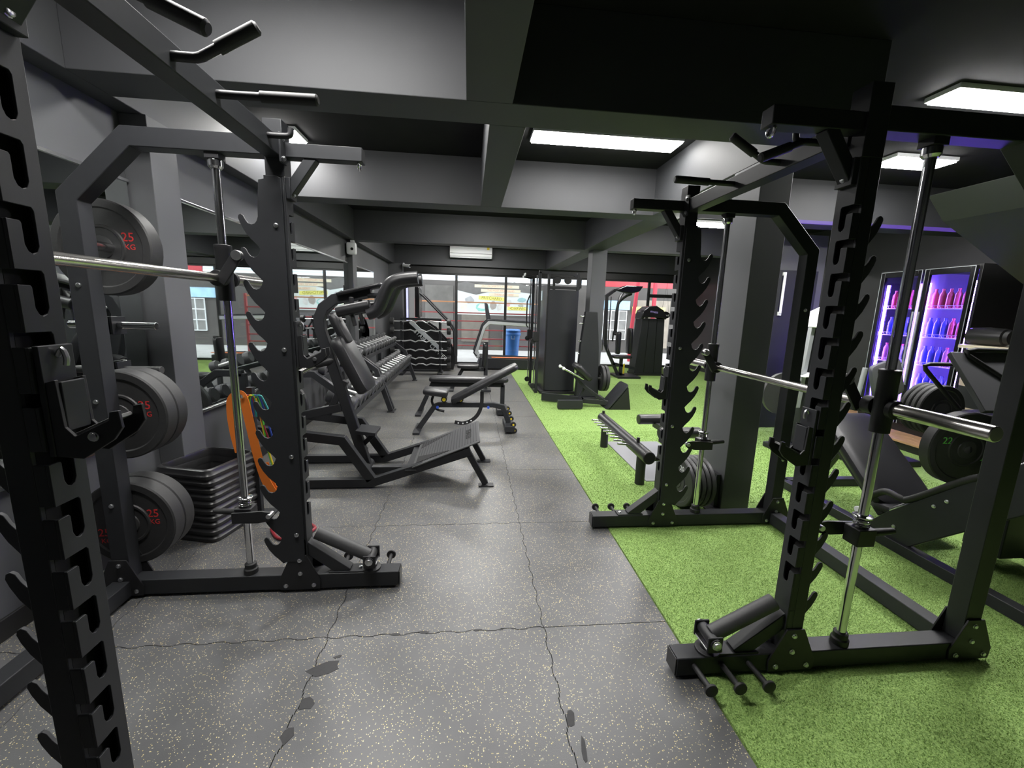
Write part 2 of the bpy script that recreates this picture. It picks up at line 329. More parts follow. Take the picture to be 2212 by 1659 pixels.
# ------------------------------------------------------------------ the two combined smith / half racks
HP = .605
def hook_poly():
    pts = [(-.012, .226), (-.012, 2.04), (-.03, 2.05), (-.085, 2.05), (-.085, 2.035), (-.108, 2.03), (-.118, 1.93)]
    rear = []
    for k in range(12):
        z = .276+k*.1422
        rear += [(-.119, z-.104), (-.134, z-.086), (-.160, z-.060), (-.184, z-.026), (-.199, z+.006), (-.205, z+.026), (-.202, z+.038), (-.193, z+.043), (-.183, z+.037), (-.174, z+.018), (-.164, z+.005), (-.150, z), (-.137, z+.004), (-.127, z+.016), (-.121, z+.034)]
    rear = [(-.10, .180)] + rear
    return [(-.012, .180)] + pts[1:] + rear[::-1]
def slot_poly(so):
    """front plate outline in (y,z); slots open on the outer edge (so = sign of the outer side)"""
    e = .04; inner = [(-so*e, .20), (-so*e, 2.05)]; outer = []
    for k in range(13):
        z = .412+k*.1165
        outer += [(so*e, z+.058), (so*.016, z+.058), (so*.013, z+.054), (so*.013, z+.016), (so*.008, z+.004), (so*.000, z), (-so*.008, z+.004), (-so*.013, z+.016), (-so*.013, z+.080), (-so*.009, z+.086), (so*e, z+.086)]
    return inner[::-1] + [(so*e, .20)][:0] + [(-so*e, .20)][:0] + [(so*e, .20)] + outer + [(so*e, 2.05)]
def gusset(x0): return [(x0-.105, .018), (x0-.11, .07), (x0-.045, .213), (x0+.035, .213), (x0+.10, .07), (x0+.095, .018)]
def rack(label, loc, rz, bar_z, stop_z, grips):
    t = thing('smith_rack', label, 'rack', loc, rz)
    for so in (1, -1):
        y = so*HP
        MB().box(-.985, .46, y-.04, y+.04, .016, .098).build('base_beam', steel, t, .004)
        MB().box(.462, .466, y-.038, y+.038, .018, .096).build('end_cap', plastic, t, .001)
        for xx in (.40, -.93): MB().box(xx-.035, xx+.035, y-.03, y+.03, 0, .016).build('rubber_foot', grip_m, t, .002)
        u = MB().box(-.08, -.03, y-.04, y+.04, .098, 2.05)
        u.box(-.03, -.006, y-so*.04, y-so*.034, .098, 2.05); u.box(-.03, -.006, y-.04, y+.04, .098, .30); u.box(-.08, 0, y-.04, y+.04, 2.05, 2.285)
        zz = .30
        for k in range(14):
            z1 = .412+k*.1165+.058 if k < 13 else 2.05
            u.box(-.03, -.006, y+so*.034, y+so*.04, zz, z1); zz = z1+.028
        u.build('front_upright', steel, t, .002)
        MB().box(-.032, -.0295, y-.03, y+.03, .32, 2.04).build('slot_shade_sheet', slot_shade, t, 0)  # thin dark sheet: painted shade of the hollow upright behind its slots
        MB().prism([(a+y, b) for a, b in slot_poly(so)], 'x', -.006, .0).build('slotted_face_plate', steel, t, .001)
        yi = y-so*.0405
        MB().prism(hook_poly(), 'y', yi-so*.009, yi).build('hook_plate', steel2 if False else steel, t, .0012)
        bolts(t, [(-.045, yi-so*.009, z) for z in (.33, .75, 1.28, 1.84)], (0, -so, 0))
        for sd in (1, -1):
            yy = y+sd*.0405
            MB().prism(gusset(-.04), 'y', yy, yy+sd*.007).build('gusset_plate', steel2, t, .001)
            MB().prism(gusset(-.90), 'y', yy, yy+sd*.007).build('gusset_plate', steel2, t, .001)
            bolts(t, [(a-.04+dx, yy+sd*.007, zz) for dx in (0, -.86) for a, zz in ((0, .185), (0, .11), (-.075, .042), (.065, .042))], (0, sd, 0))
        MB().rpath([(-.90, y, .098), (-.90, y, 1.925), (-.64, y, 2.178), (-.08, y, 2.178)], .08, .076, (0, 1, 0)).build('rear_upright_and_top_beam', steel, t, .003)
        bolts(t, [(-.90, y-so*.038, z) for z in (.5, 1.02, 1.55)], (0, -so, 0))
        a = MB().bar((0, y, 2.165), (.335, y, 2.165), .06, .06); a.build('front_arm', steel, t, .003)
        MB().rpath([(.0, y, 1.985), (.115, y, 2.145)], .045, .05, (0, 1, 0)).build('arm_brace', steel, t, .003)
        MB().box(0, .02, y-.035, y+.035, 1.96, 2.05).build('brace_plate', steel, t, .002); bolts(t, [(.02, y, 1.985)], (1, 0, 0))
        MB().path([(.315, y+.018*math.cos(q), 2.125+.018*math.sin(q)) for q in np.linspace(0, 2*math.pi, 13)], .006, 8).build('hanging_ring', chrome, t, 0)
        MB().rpath([(-.03, y, .262), (.19, y, .09)], .06, .058, (0, 1, 0)).build('foot_brace', steel, t, .003)
        MB().box(.10, .28, y-.036, y+.036, .0985, .106).build('brace_foot_plate', steel, t, .001); bolts(t, [(.255, y, .106)], (0, 0, 1))
        # guide rod with carriage, springs and safety stop
        MB().tube((-.305, y, .125), (-.305, y, 2.10), .0175, 20).build('guide_rod', chrome, t, 0)
        MB().lathe([(.034, .098), (.034, .122), (.028, .128), (.028, .15), (.022, .155)], (-.305, y, 0), 'z', 18).build('rod_foot', grip_m, t, .001)
        MB().lathe([(.022, 2.075), (.03, 2.085), (.03, 2.11), (.022, 2.115)], (-.305, y, 0), 'z', 18).build('rod_collar', chrome, t, .001)
        MB().box(-.335, -.275, y-.03, y+.03, 2.112, 2.14).build('rod_top_block', steel2, t, .002)
        c = MB().lathe([(.034, bar_z-.10), (.034, bar_z+.13), (.036, bar_z+.135), (.036, bar_z+.15), (.030, bar_z+.152)], (-.305, y, 0), 'z', 20); c.build('bar_carriage', steel2, t, .001)
        yb = y-so*.052
        MB().lathe([(.036, -.02), (.036, .022)], (-.305, yb, bar_z), 'y', 20).build('bar_collar', steel2, t, .002)
        MB().bar((-.285, yb-so*.03, bar_z-.02), (-.205, yb-so*.03, bar_z+.10), .045, .012, (0, 1, 0)).build('bar_hook', steel2, t, .002)
        MB().lathe([(.022, -.012), (.022, .016), (.016, .022)], (-.205, yb-so*.03, bar_z+.10), 'y', 16).build('hook_pivot', bolt_m, t, .001)
        MB().tube((-.305, y+so*.034, bar_z), (-.305, y+so*.365, bar_z), .0265, 22).build('bar_sleeve', wornchrome, t, .003)
        MB().lathe([(.037, 0), (.037, .02)], (-.305, y+so*.034, bar_z), 'y', 20).build('sleeve_flange', steel2, t, .002)
        sz = stop_z[0 if so > 0 else 1]; MB().box(-.345, -.265, y-.036, y+.036, sz-.055, sz+.02).build('stop_block', steel2, t, .004)
        MB().prism([(-.345, sz-.045), (-.345, sz+.01), (-.20, sz+.018), (-.165, sz+.012), (-.15, sz-.015), (-.17, sz-.035), (-.22, sz-.045)], 'y', y-so*.062, y-so*.05).build('stop_arm', steel2, t, .002)
        MB().tube((-.165, y-so*.075, sz-.005), (-.165, y-so*.03, sz-.005), .012, 12).build('stop_pin', bolt_m, t, .001)
        MB().path([(-.34, y, sz-.01), (-.39, y, sz-.008), (-.46, y, sz-.004)], .015, 12, rs=[.015, .016, .013]).build('stop_handle', grip_m, t, 0)
        sp = [(-.305+.026*math.cos(q), y+.026*math.sin(q), sz+.022+q*.0016) for q in np.linspace(0, 8*math.pi, 60)]
        MB().path(sp, .0035, 6).build('spring', chrome, t, 0)
        MB().lathe([(.036, sz+.064), (.036, sz+.070), (.024, sz+.074)], (-.305, y, 0), 'z', 18).build('spring_cap', chrome, t, .001)
        for px_ in (.385, .265, .145):
            pg = MB().tube((px_, y+so*.04, .062), (px_, y+so*.165, .072), .011, 12).build('band_peg', grip_m, t, 0)
            MB().lathe([(.026, 0), (.026, .010), (.02, .013)], (px_, y+so*.160, .072), 'y', 16).build('peg_cap', grip_m, pg, .001)
        # J cup hung on the front plate
    MB().tube((-.305, -HP+.05, bar_z), (-.305, HP-.05, bar_z), .0195, 22).build('smith_bar', wornchrome, t, 0)
    MB().box(-.94, -.86, -HP+.04, HP-.04, .016, .098).build('rear_cross_beam', steel, t, .004)
    MB().box(-.075, -.0, -HP+.04, HP-.04, 2.125, 2.20).build('pull_up_beam', steel, t, .003)
    for so in (1, -1):
        MB().box(-.002, .008, so*HP-.05*(1 if so > 0 else -1)-.03, so*HP-.05*(1 if so > 0 else -1)+.03, 2.10, 2.22).build('pull_up_flange', steel, t, .002)
        bolts(t, [(.008, so*(HP-.055), z) for z in (2.12, 2.20)], (1, 0, 0))
    for yy, kind in grips:
        pts = [(-.005, yy, 2.162), (.06, yy, 2.162)] + {'level': [(.31, yy, 2.166)], 'up': [(.075, yy, 2.166), (.225, yy, 2.25)], 'down': [(.075, yy, 2.160), (.235, yy, 2.095)]}[kind]
        g = MB().path(pts, .013, 14).build('pull_up_bar', steel2, t, 0)
        a, b = Vector(pts[-2]), Vector(pts[-1]); a = a.lerp(b, .30)
        MB().path([a, a.lerp(b, .9), b, b+(b-a).normalized()*.006], .018, 14, rs=[.018, .018, .018, .012]).build('grip_sleeve', grip_m, g, 0)
    MB().path([(.0, .43, 2.17), (.06, .43, 2.17), (.085, .43, 2.175), (.09, .43, 2.20)], .012, 12, sub=4).build('accessory_hook', steel2, t, 0)
    # landmine on the foot of the +y frame
    y = HP
    MB().lathe([(.05, .098), (.05, .108), (.03, .112), (.03, .135)], (.31, y, 0), 'z', 20).build('landmine_base', steel2, t, .001)
    MB().box(.278, .342, y-.055, y+.055, .135, .142).build('landmine_flange', bolt_m, t, .001)
    for s2 in (-1, 1): MB().box(.28, .345, y+s2*.046, y+s2*.056, .130, .20).build('landmine_yoke', steel2, t, .004)
    MB().tube((.312, y-.062, .172), (.312, y+.062, .172), .024, 18).build('landmine_pivot', steel2, t, .002)
    bolts(t, [(.312, y-.062, .172)], (0, -1, 0), .016, .012); bolts(t, [(.312, y+.062, .172)], (0, 1, 0), .016, .012)
    MB().tube((.30, y, .175), (.035, y+.0, .315), .033, 22).build('landmine_sleeve', irony, t, .003)
    return t
def jcup(label, loc, rz):
    t = thing('bar_hook_cup', label, 'hook', loc, rz)
    MB().box(.001, .012, -.036, .036, -.03, .19).build('back_plate', steel, t, .002)
    MB().path([(.012, 0, .168), (.022, 0, .182), (.028, 0, .165), (.026, 0, .15)], .005, 8, sub=3).build('locking_loop', bolt_m, t, 0)
    MB().prism([(.012, -.03), (.012, .12), (.03, .125), (.034, .03), (.05, .012), (.115, .045), (.118, .062), (.135, .065), (.138, .03), (.12, .005), (.06, -.035)], 'y', -.034, -.026).build('side_plate', steel2, t, .0015)
    MB().prism([(.012, -.03), (.012, .12), (.03, .125), (.034, .03), (.05, .012), (.115, .045), (.118, .062), (.135, .065), (.138, .03), (.12, .005), (.06, -.035)], 'y', .026, .034).build('side_plate', steel2, t, .0015)
    MB().bar((.045, 0, .012), (.115, 0, .046), .052, .008).build('liner', mat('worn_liner', (.16, .16, .16), .5), t, .001)
    MB().box(.026, .034, -.026, .026, .02, .12).build('backstop', steel, t, .002)
    bolts(t, [(.085, -.034, .012)], (0, -1, 0), .008, .006)
LX, LY = -.825, 1.5175; RX, RY = 1.33, 2.07
left_rack = rack('black smith rack on the rubber floor at left, its steel bar hooked high', (LX, LY, 0), 0, 1.60, (.45, .22), ((.08, 'level'), (-.13, 'up'), (-.40, 'down')))
rack('black smith rack on the green turf at right, its steel bar hooked at mid height', (RX, RY, 0), math.pi, 1.16, (.63, .63), ((-.09, 'level'), (.23, 'up'), (.45, 'down')))
jcup('bar hook cup on the nearest post of the left rack', (LX, LY-HP, 1.215), 0)
jcup('bar hook cup on the far post of the left rack', (LX, LY+HP, 1.225), 0)
jcup('bar hook cup on the far post of the right rack', (RX, RY+HP, .965), math.pi)
jcup('bar hook cup on the near post of the right rack', (RX, RY-HP, .965), math.pi)
# ------------------------------------------------------------------ weight plates
def bumper(label, loc, axis, r=.225, th=.075, txt=None, tm=None, m=rubber, group=None, spin=0.0, tr=.62, name='weight_plate'):
    """disc whose front face looks along -axis; origin at the disc centre"""
    o = thing(name, label, 'weight plate', loc, 0, group)
    h = th/2
    MB().lathe([(.03, -h+.004), (r*.40, -h+.004), (r*.42, -h), (r*.46, -h), (r*.48, -h+.006), (r*.80, -h+.006), (r*.83, -h), (r*.97, -h), (r, -h+.006), (r, h-.006), (r*.97, h), (.03, h)], (0, 0, 0), 'y', 48).build('disc', m, o, 0)
    MB().lathe([(.026, -h-.001), (.052, -h-.001), (.055, -h+.003), (.055, h)], (0, 0, 0), 'y', 28).build('hub', irony, o, 0)
    if txt:
        for k in (0, 1):
            a = spin+math.pi*k; c = (r*tr*math.cos(a), -h+.0055, r*tr*math.sin(a))
            text(txt[0], r*.26, tm, o, face_mat(c, (1, 0, 0), (0, 0, 1)), 'weight_number')
            if len(txt) > 1: text(txt[1], r*.16, tm, o, face_mat((c[0]+.006, c[1], c[2]-r*.20), (1, 0, 0), (0, 0, 1)), 'weight_unit')
    o.rotation_mode = 'QUATERNION'; o.rotation_quaternion = Vector((0, 1, 0)).rotation_difference(Vector(axis)); return o
PXW = -1.725
for z, ys, w in ((1.735, (2.315,), 'top'), (.925, (2.235, 2.315), 'middle'), (.365, (2.20, 2.28), 'bottom')):
    for k, yy in enumerate(ys):
        bumper('%s 25 kg bumper plate on the %s peg of the left rack' % ('single' if len(ys) == 1 else ('front', 'rear')[k], w), (PXW-(.035 if w == 'top' else 0), yy, z), (0, 1, 0), txt=('25', 'KG'), tm=redp, group='bumper plates on the left rack', spin=.40, tr=.58, th=.085 if w == 'top' else .079)
for z in (1.735, .925, .365):
    MB().tube((PXW-LX, HP+.041, z), (PXW-LX, HP+.30, z), .0235, 18).build('plate_peg', chrome, left_rack, .002)
for z, l in ((1.345, 'upper'), (1.09, 'lower')):
    t = thing('wall_peg', l+' chrome storage peg on the left wall between the bumper plates', 'peg', (-2.0, 2.62, z))
    MB().tube((0.012, 0, 0), (.21, 0, 0), .022, 18).build('peg_shaft', chrome if l == 'upper' else irony, t, .002)
    MB().box(0, .012, -.05, .05, -.05, .05).build('mount_plate', steel, t, .002)
# ------------------------------------------------------------------ stack of aerobic steps and hanging bands by the wall
def step_mesh():
    m = MB(); a, b = .205, .215; n = 32
    def ring(s, z):
        out = []
        for i in range(n):
            t = 2*math.pi*(i+.5)/n; c, q = math.cos(t), math.sin(t); out.append((math.copysign(abs(c)**.22, c)*a*s, math.copysign(abs(q)**.22, q)*b*s, z))
        return out
    prof = [(.97, 0), (1.0, .012), (1.0, .026), (.96, .036), (.94, .056), (.90, .062), (.86, .062), (.84, .05), (.84, .004), (.88, .0)]
    vs = [p for s, z in prof for p in ring(s, z)]; k = len(prof)
    return m.add(vs, [(j*n+i, j*n+(i+1) % n, ((j+1) % k)*n+(i+1) % n, ((j+1) % k)*n+i) for j in range(k) for i in range(n)])
first = None
for k in range(10):
    lab = ['bottom', 'second', 'third', 'fourth', 'fifth', 'sixth', 'seventh', 'eighth', 'ninth', 'topmost open'][k] + ' black plastic step riser in the stack by the left wall'
    if first is None: first = o = step_mesh().build('step_riser', plastic, None, 0)
    else: o = first.copy(); COL.objects.link(o)
    o.location = (-1.71+random.uniform(-.004, .004), 2.83+random.uniform(-.004, .004), k*.046); o.rotation_euler = (0, 0, math.radians(-14)+random.uniform(-.02, .02)); tag(o, lab, 'step', 'stacked step risers')
def band(name, label, pts, w, th, m, nrm):
    o = MB().rpath(pts, w, th, (0, 1, 0), sub=6).build(name, m, None, 0); tag(o, label, 'band', 'resistance bands hanging by the wall'); return o
BX, BY = -1.475, 2.86
band('resistance_band', 'wide orange resistance band hanging beside the stacked steps', [(BX-.055, BY, .50), (BX-.075, BY, .62), (BX-.085, BY, .76), (BX-.075, BY, .86), (BX-.03, BY, .895), (BX+.0, BY, .86), (BX+.03, BY, .66), (BX+.06, BY, .46), (BX+.10, BY, .29), (BX+.16, BY, .17)], .058, .004, orange_m, (.35, .9, .1))
band('resistance_band', 'curled lower tail of an orange band behind the left rack', [(BX+.10, BY+.02, .42), (BX+.13, BY+.02, .27), (BX+.16, BY+.02, .225), (BX+.21, BY+.02, .235), (BX+.235, BY+.02, .26)], .03, .004, orange_m, (.2, .95, .1))
for k, (nm, c, dx) in enumerate([('green', (.10, .55, .06), .055), ('yellow', (.75, .60, .03), .035), ('blue', (.03, .07, .35), .065), ('dark red', (.25, .02, .03), .02), ('teal', (.02, .30, .28), .085)]):
    o = MB().path([(BX+dx-.03, BY+.03, .74), (BX+dx-.03, BY+.03, .86), (BX+dx, BY+.03, .885), (BX+dx+.03, BY+.03, .84), (BX+dx+.05+.02*k, BY+.03, .56), (BX+dx+.09+.02*k, BY+.03, .34+.03*k)], .006, 8, sub=6).build('resistance_tube', mat('tube_'+nm.replace(' ', '_'), c, .4), None, 0)
    tag(o, 'thin %s resistance tube hanging beside the orange band' % nm, 'band', 'resistance bands hanging by the wall')
hk = thing('band_hook', 'dark post with a hook holding the resistance bands', 'hook', (BX, BY+.07, 0))
MB().box(-.02, .02, 0, .04, 0, .93).build('post', steel, hk, .003); MB().box(-.1, .1, -.06, .1, 0, .012).build('foot', steel, hk, .002); MB().path([(0, 0, .88), (0, -.05, .875), (0, -.09, .88), (0, -.10, .90)], .008, 10, sub=3).build('hook_arm', chrome, hk, 0)
tag(MB().path([(-1.30, 2.72, .012), (-1.2, 2.60, .012), (-1.08, 2.62, .012), (-1.02, 2.72, .012), (-1.1, 2.80, .012)], .010, 8, sub=6).build('skipping_rope', mat('tube_dark_red', (.25, .02, .03), .4), None, 0), 'dark red cord lying on the floor behind the left rack', 'cord')
# ------------------------------------------------------------------ lever squat machine in the aisle
t = thing('lever_squat_machine', 'black lever squat machine with padded backrest, shoulder pads and ribbed foot plate', 'gym machine', (-.6, 3.69, 0))
OX, OY = -.6, 3.69
def q(x, y, z): return (x-OX, y-OY, z)
for yy in (3.40, 3.98):
    MB().rpath([q(-1.72, yy, .045), q(-.80, yy, .045), q(.02, yy, .315)], .07, .06, (0, 1, 0)).build('base_rail', steel, t, .003)
    MB().rpath([q(-1.72, yy, .50), q(-1.02, yy, .41), q(-.80, yy, .07)], .075, .06, (0, 1, 0)).build('bent_frame_tube', steel, t, .003)
    MB().bar(q(.0, yy, .30), q(.15, yy, .02), .05, .05, (0, 1, 0)).build('foot_plate_leg', steel, t, .003)
    MB().box(*[a for a in (.09-OX, .22-OX)], yy-OY-.035, yy-OY+.035, 0, .012).build('leg_pad', steel, t, .002)
MB().box(-1.76-OX, -1.68-OX, -.32, .32, .0, .07).build('rear_cross_tube', steel, t, .003)
MB().rpath([q(-.99, 3.69, .12), q(-.86, 3.69, .045), q(-.55, 3.69, .045)], .06, .06, (0, 1, 0)).build('centre_rail', steel, t, .003)
pl = [q(-.46, 3.36, .175), q(-.46, 4.02, .175), q(.10, 4.02, .40), q(.10, 3.36, .40)]
d = (Vector(pl[3])-Vector(pl[0])).normalized(); nrm = V(-d.z, 0, d.x)
fp = MB().add([Vector(p) for p in pl]+[Vector(p)+nrm*.012 for p in pl], [(3, 2, 1, 0), (4, 5, 6, 7), (0, 1, 5, 4), (1, 2, 6, 5), (2, 3, 7, 6), (3, 0, 4, 7)]).build('foot_plate', mat('foot_plate_paint', (.075, .076, .08), .42), t, .004)
rb = MB()
for k in range(22):
    c = Vector(pl[0]).lerp(Vector(pl[3]), .05+.9*k/21)+nrm*.0125; rb.bar(c+V(0, .05, 0), c+V(0, .61, 0), .007, .003, nrm)
rb.build('plate_ribs', mat('rib_paint', (.035, .035, .037), .5), fp, 0)['kind'] = 'stuff'
for sgn in (-1, 1):
    c0 = Vector(pl[0]).lerp(Vector(pl[3]), .05)+nrm*.0135; ww = V(0, 1, 0)
    mid = V(0, .33, 0)
    MB().prism([(0, 0), (.30, 0), (0, .16)], 'z', 0, .003).build('grip_patch', grip_m, fp, 0).matrix_local = face_mat(c0+V(0, .33+sgn*.27, 0), d if sgn > 0 else d, V(0, -sgn, 0))
text('FITNESS', .075, grip_m, fp, face_mat(Vector(pl[0]).lerp(Vector(pl[3]), .84)+nrm*.016+V(0, .33, 0), (0, 1, 0), -d), 'lettering')
MB().box(-.52-OX, -.43-OX, -.33, .33, .15, .162).build('heel_plate', steel, t, .002)
MB().rpath([q(-.90, 3.69, .06), q(-1.02, 3.69, .50), q(-1.15, 3.69, .95), q(-1.245, 3.69, 1.28), q(-1.25, 3.69, 1.38), q(-1.21, 3.69, 1.47), q(-1.12, 3.69, 1.54), q(-.82, 3.69, 1.605)], .085, .07, (0, 1, 0)).build('lever_post', steel, t, .006)
MB().tube(q(-.905, 3.60, .07), q(-.905, 3.78, .07), .05, 20).build('pivot', steel, t, .002); bolts(t, [q(-.905, 3.60, .07)], (0, -1, 0), .024, .014)
MB().bar(q(-.97, 3.69, .42), q(-.80, 3.69, .40), .22, .03, (0, 0, 1)).build('lower_step', steel, t, .003); MB().bar(q(-.93, 3.69, .28), q(-.82, 3.69, .39), .04, .04).build('step_brace', steel, t, .003)
bd = (V(-.92, 0, .80)-V(-1.13, 0, 1.24)).normalized(); bn = V(-bd.z, 0, bd.x)*-1
bn = V(.9, 0, .43).normalized()
MB().pad(q(-.985, 3.69, 1.0), (0, 1, 0), -bd, bn, .19, .26, .05, .03).build('back_pad', vinyl, t, 0)
MB().pad(q(-1.085, 3.69, 1.30), (0, 1, 0), -bd, bn, .09, .14, .035, .025).build('head_pad', vinyl, t, 0)
for s2 in (-1, 1):
    yy = 3.69+s2*.16
    MB().path([q(-.82, yy, 1.43), q(-.74, yy, 1.47), q(-.68, yy, 1.60), q(-.63, yy, 1.68), q(-.54, yy, 1.715), q(-.42, yy, 1.73)], .052, 16, sub=3).build('shoulder_pad', vinyl, t, 0)
    MB().path([q(-1.06, yy, 1.44), q(-.95, yy, 1.465), q(-.80, yy, 1.50)], .045, 16).build('arm_roll', vinyl, t, .006)
    MB().tube(q(-.86, 3.69, 1.58), q(-.70, yy, 1.58), .02, 12).build('pad_arm', steel, t, 0)
    MB().path([q(-.95, yy-s2*.02, 1.56), q(-.95, yy-s2*.03, 1.42), q(-.93, yy-s2*.03, 1.33)], .018, 12).build('hand_grip', grip_m, t, .002)
MB().pad(q(-.905, 3.69, 1.625), (1, 0, .26), (0, 1, 0), (-.26, 0, 1), .19, .12, .014, .012).build('top_pad', vinyl, t, 0)
MB().bar(q(-1.10, 3.69, .62), q(-1.72, 3.69, .48), .07, .07).build('weight_lever', steel, t, .003)
MB().bar(q(-1.22, 3.69, .55), q(-1.06, 3.69, .85), .06, .05).build('lever_strut', steel, t, .003)
MB().tube(q(-1.50, 3.40, .86), q(-1.28, 3.62, 1.0), .0245, 18).build('weight_horn', wornchrome, t, .002); MB().tube(q(-1.28, 3.62, 1.0), q(-1.15, 3.69, 1.03), .035, 18).build('horn_collar', steel2, t, .002)
MB().tube(q(-1.70, 3.45, .50), q(-1.70, 3.93, .50), .035, 16).build('lever_axle', steel, t, .002)
bumper('plain black plate on the squat machine lever by the left wall', (-1.62, 3.72, .62), (0, 1, 0), r=.225, th=.05, m=rubber)
# ------------------------------------------------------------------ benches
def wheelset(t, x, z=.035):
    for yy in (-.14, .14):
        wh = MB().lathe([(.03, -.012), (.035, -.008), (.035, .008), (.03, .012)], (x, yy, z), 'y', 18).build('wheel', grip_m, t, 0)
        MB().lathe([(.012, -.016), (.012, .016)], (x, yy, z), 'y', 12).build('wheel_hub', yellow, wh, 0)
t = thing('adjustable_bench', 'adjustable weight bench with raised backrest nearest the squat machine', 'bench', (0, 5.08, 0))
MB().rpath([(-.62, 0, .01), (-.42, 0, .30), (-.36, 0, .325), (.30, 0, .325), (.42, 0, .30), (.50, 0, .10)], .06, .06, (0, 1, 0)).build('frame', steel, t, .006)
MB().box(-.66, -.58, -.22, .22, 0, .03).build('front_foot', steel, t, .004); MB().box(.44, .56, -.20, .20, .03, .10).build('rear_foot', steel, t, .004)
wheelset(t, .56); wheelset(t, .545, .11)
MB().pad((-.40, 0, .485), (1, 0, -.12), (0, 1, 0), (.12, 0, 1), .15, .14, .035, .025).build('seat_pad', vinyl, t, 0)
bd = V(.78, 0, .44).normalized()
MB().pad((.19, 0, .60), bd, (0, 1, 0), (-bd.z, 0, bd.x), .46, .135, .035, .025).build('back_pad', vinyl, t, 0)
MB().bar((-.12, 0, .40), (.48, 0, .74), .05, .04).build('back_pad_rail', steel, t, .003)
for x in (-.30, -.10): MB().tube((x, -.06, .40), (x, .06, .40), .035, 16).build('hinge', steel2, t, .002); MB().lathe([(.022, -.066), (.022, -.06)], (x, 0, .40), 'y', 14).build('hinge_cap', yellow, t, 0)
ap = [tuple(p) for p in smooth_path([V(-.17, -.045, .115), V(-.07, -.045, .10), V(.03, -.045, .135), V(.11, -.045, .21), V(.155, -.045, .33), V(.16, -.045, .50)], 4)]
ar = MB().rpath(ap, .045, .012, (0, 1, 0)).build('ladder_arc', steel2, t, .001)
for k in range(1, 5): p = ap[k*2]; MB().lathe([(.009, -.008), (.009, .008)], p, 'y', 10).build('arc_hole', whitep, ar, 0)
MB().path([(-.43, .0, .44), (-.45, 0, .36), (-.40, 0, .27), (-.30, 0, .24)], .016, 10, sub=3).build('seat_ladder', steel2, t, 0)
MB().lathe([(.016, -.05), (.016, -.03)], (.24, 0, .30), 'y', 12).build('lock_pin', mat('blue_knob', (.05, .12, .6), .4), t, 0); MB().lathe([(.016, -.05), (.016, -.03)], (-.38, 0, .30), 'y', 12).build('lock_pin', MATS['blue_knob'], t, 0)
t = thing('flat_bench', 'low flat weight bench behind the adjustable bench', 'bench', (0, 5.95, 0))
MB().pad((0, 0, .50), (1, 0, 0), (0, 1, 0), (0, 0, 1), .56, .135, .035, .025).build('pad', vinyl, t, 0)
MB().rpath([(-.70, 0, .02), (-.52, 0, .42), (.50, 0, .42)], .06, .06, (0, 1, 0)).build('frame', steel, t, .005); MB().box(.455, .515, -.03, .03, .07, .42).build('rear_post', steel, t, .003)
MB().box(-.74, -.66, -.22, .22, 0, .03).build('front_foot', steel, t, .004); MB().box(.40, .56, -.19, .19, .02, .09).build('rear_foot', steel, t, .004); wheelset(t, .58)
t = thing('upright_bench', 'short upright bench with a low seat in front of the treadmill', 'bench', (.10, 7.7, 0))
MB().pad((-.12, 0, .45), (1, 0, 0), (0, 1, 0), (0, 0, 1), .20, .15, .03, .02).build('seat_pad', vinyl, t, 0); MB().pad((.17, 0, .66), (.05, 0, 1), (0, 1, 0), (-1, 0, .05), .22, .12, .03, .02).build('back_pad', vinyl, t, 0)
MB().rpath([(-.42, 0, .02), (-.22, 0, .39), (.20, 0, .39)], .06, .06, (0, 1, 0)).build('frame', steel, t, .004); MB().box(.17, .24, -.03, .03, .02, .9).build('post', steel, t, .003); MB().box(.12, .3, -.2, .2, 0, .04).build('rear_foot', steel, t, .003); MB().box(-.46, -.38, -.2, .2, 0, .03).build('front_foot', steel, t, .003)
# ------------------------------------------------------------------ dumbbell racks and dumbbells on the left
def dumbbell_master(r, L):
    o = thing('dumbbell', 'x', 'dumbbell')
    MB().tube((-.08, 0, 0), (.08, 0, 0), .017, 12).build('handle', satin, o, 0)
    for s2 in (-1, 1): MB().lathe([(r*.55, -.0), (r*.95, .008), (r, .02), (r, L-.012), (r*.86, L)] if s2 > 0 else [(r*.86, -L), (r, -L+.012), (r, -.02), (r*.95, -.008), (r*.55, 0)], (s2*.075, 0, 0), 'x', 10).build('head', mat('dumbbell_rubber', (.055, .056, .06), .5), o, 0)
    return o
def copy_thing(src, loc, rot, label, group):
    c = src.copy(); COL.objects.link(c); c.location = loc; c.rotation_euler = rot; c['label'] = label; c['group'] = group
    for ch in src.children:
        d_ = ch.copy(); COL.objects.link(d_); d_.parent = c
        for g in ch.children: e_ = g.copy(); COL.objects.link(e_); e_.parent = d_
    return c
ORD = ['first', 'second', 'third', 'fourth', 'fifth', 'sixth', 'seventh', 'eighth', 'ninth', 'tenth', 'eleventh', 'twelfth']
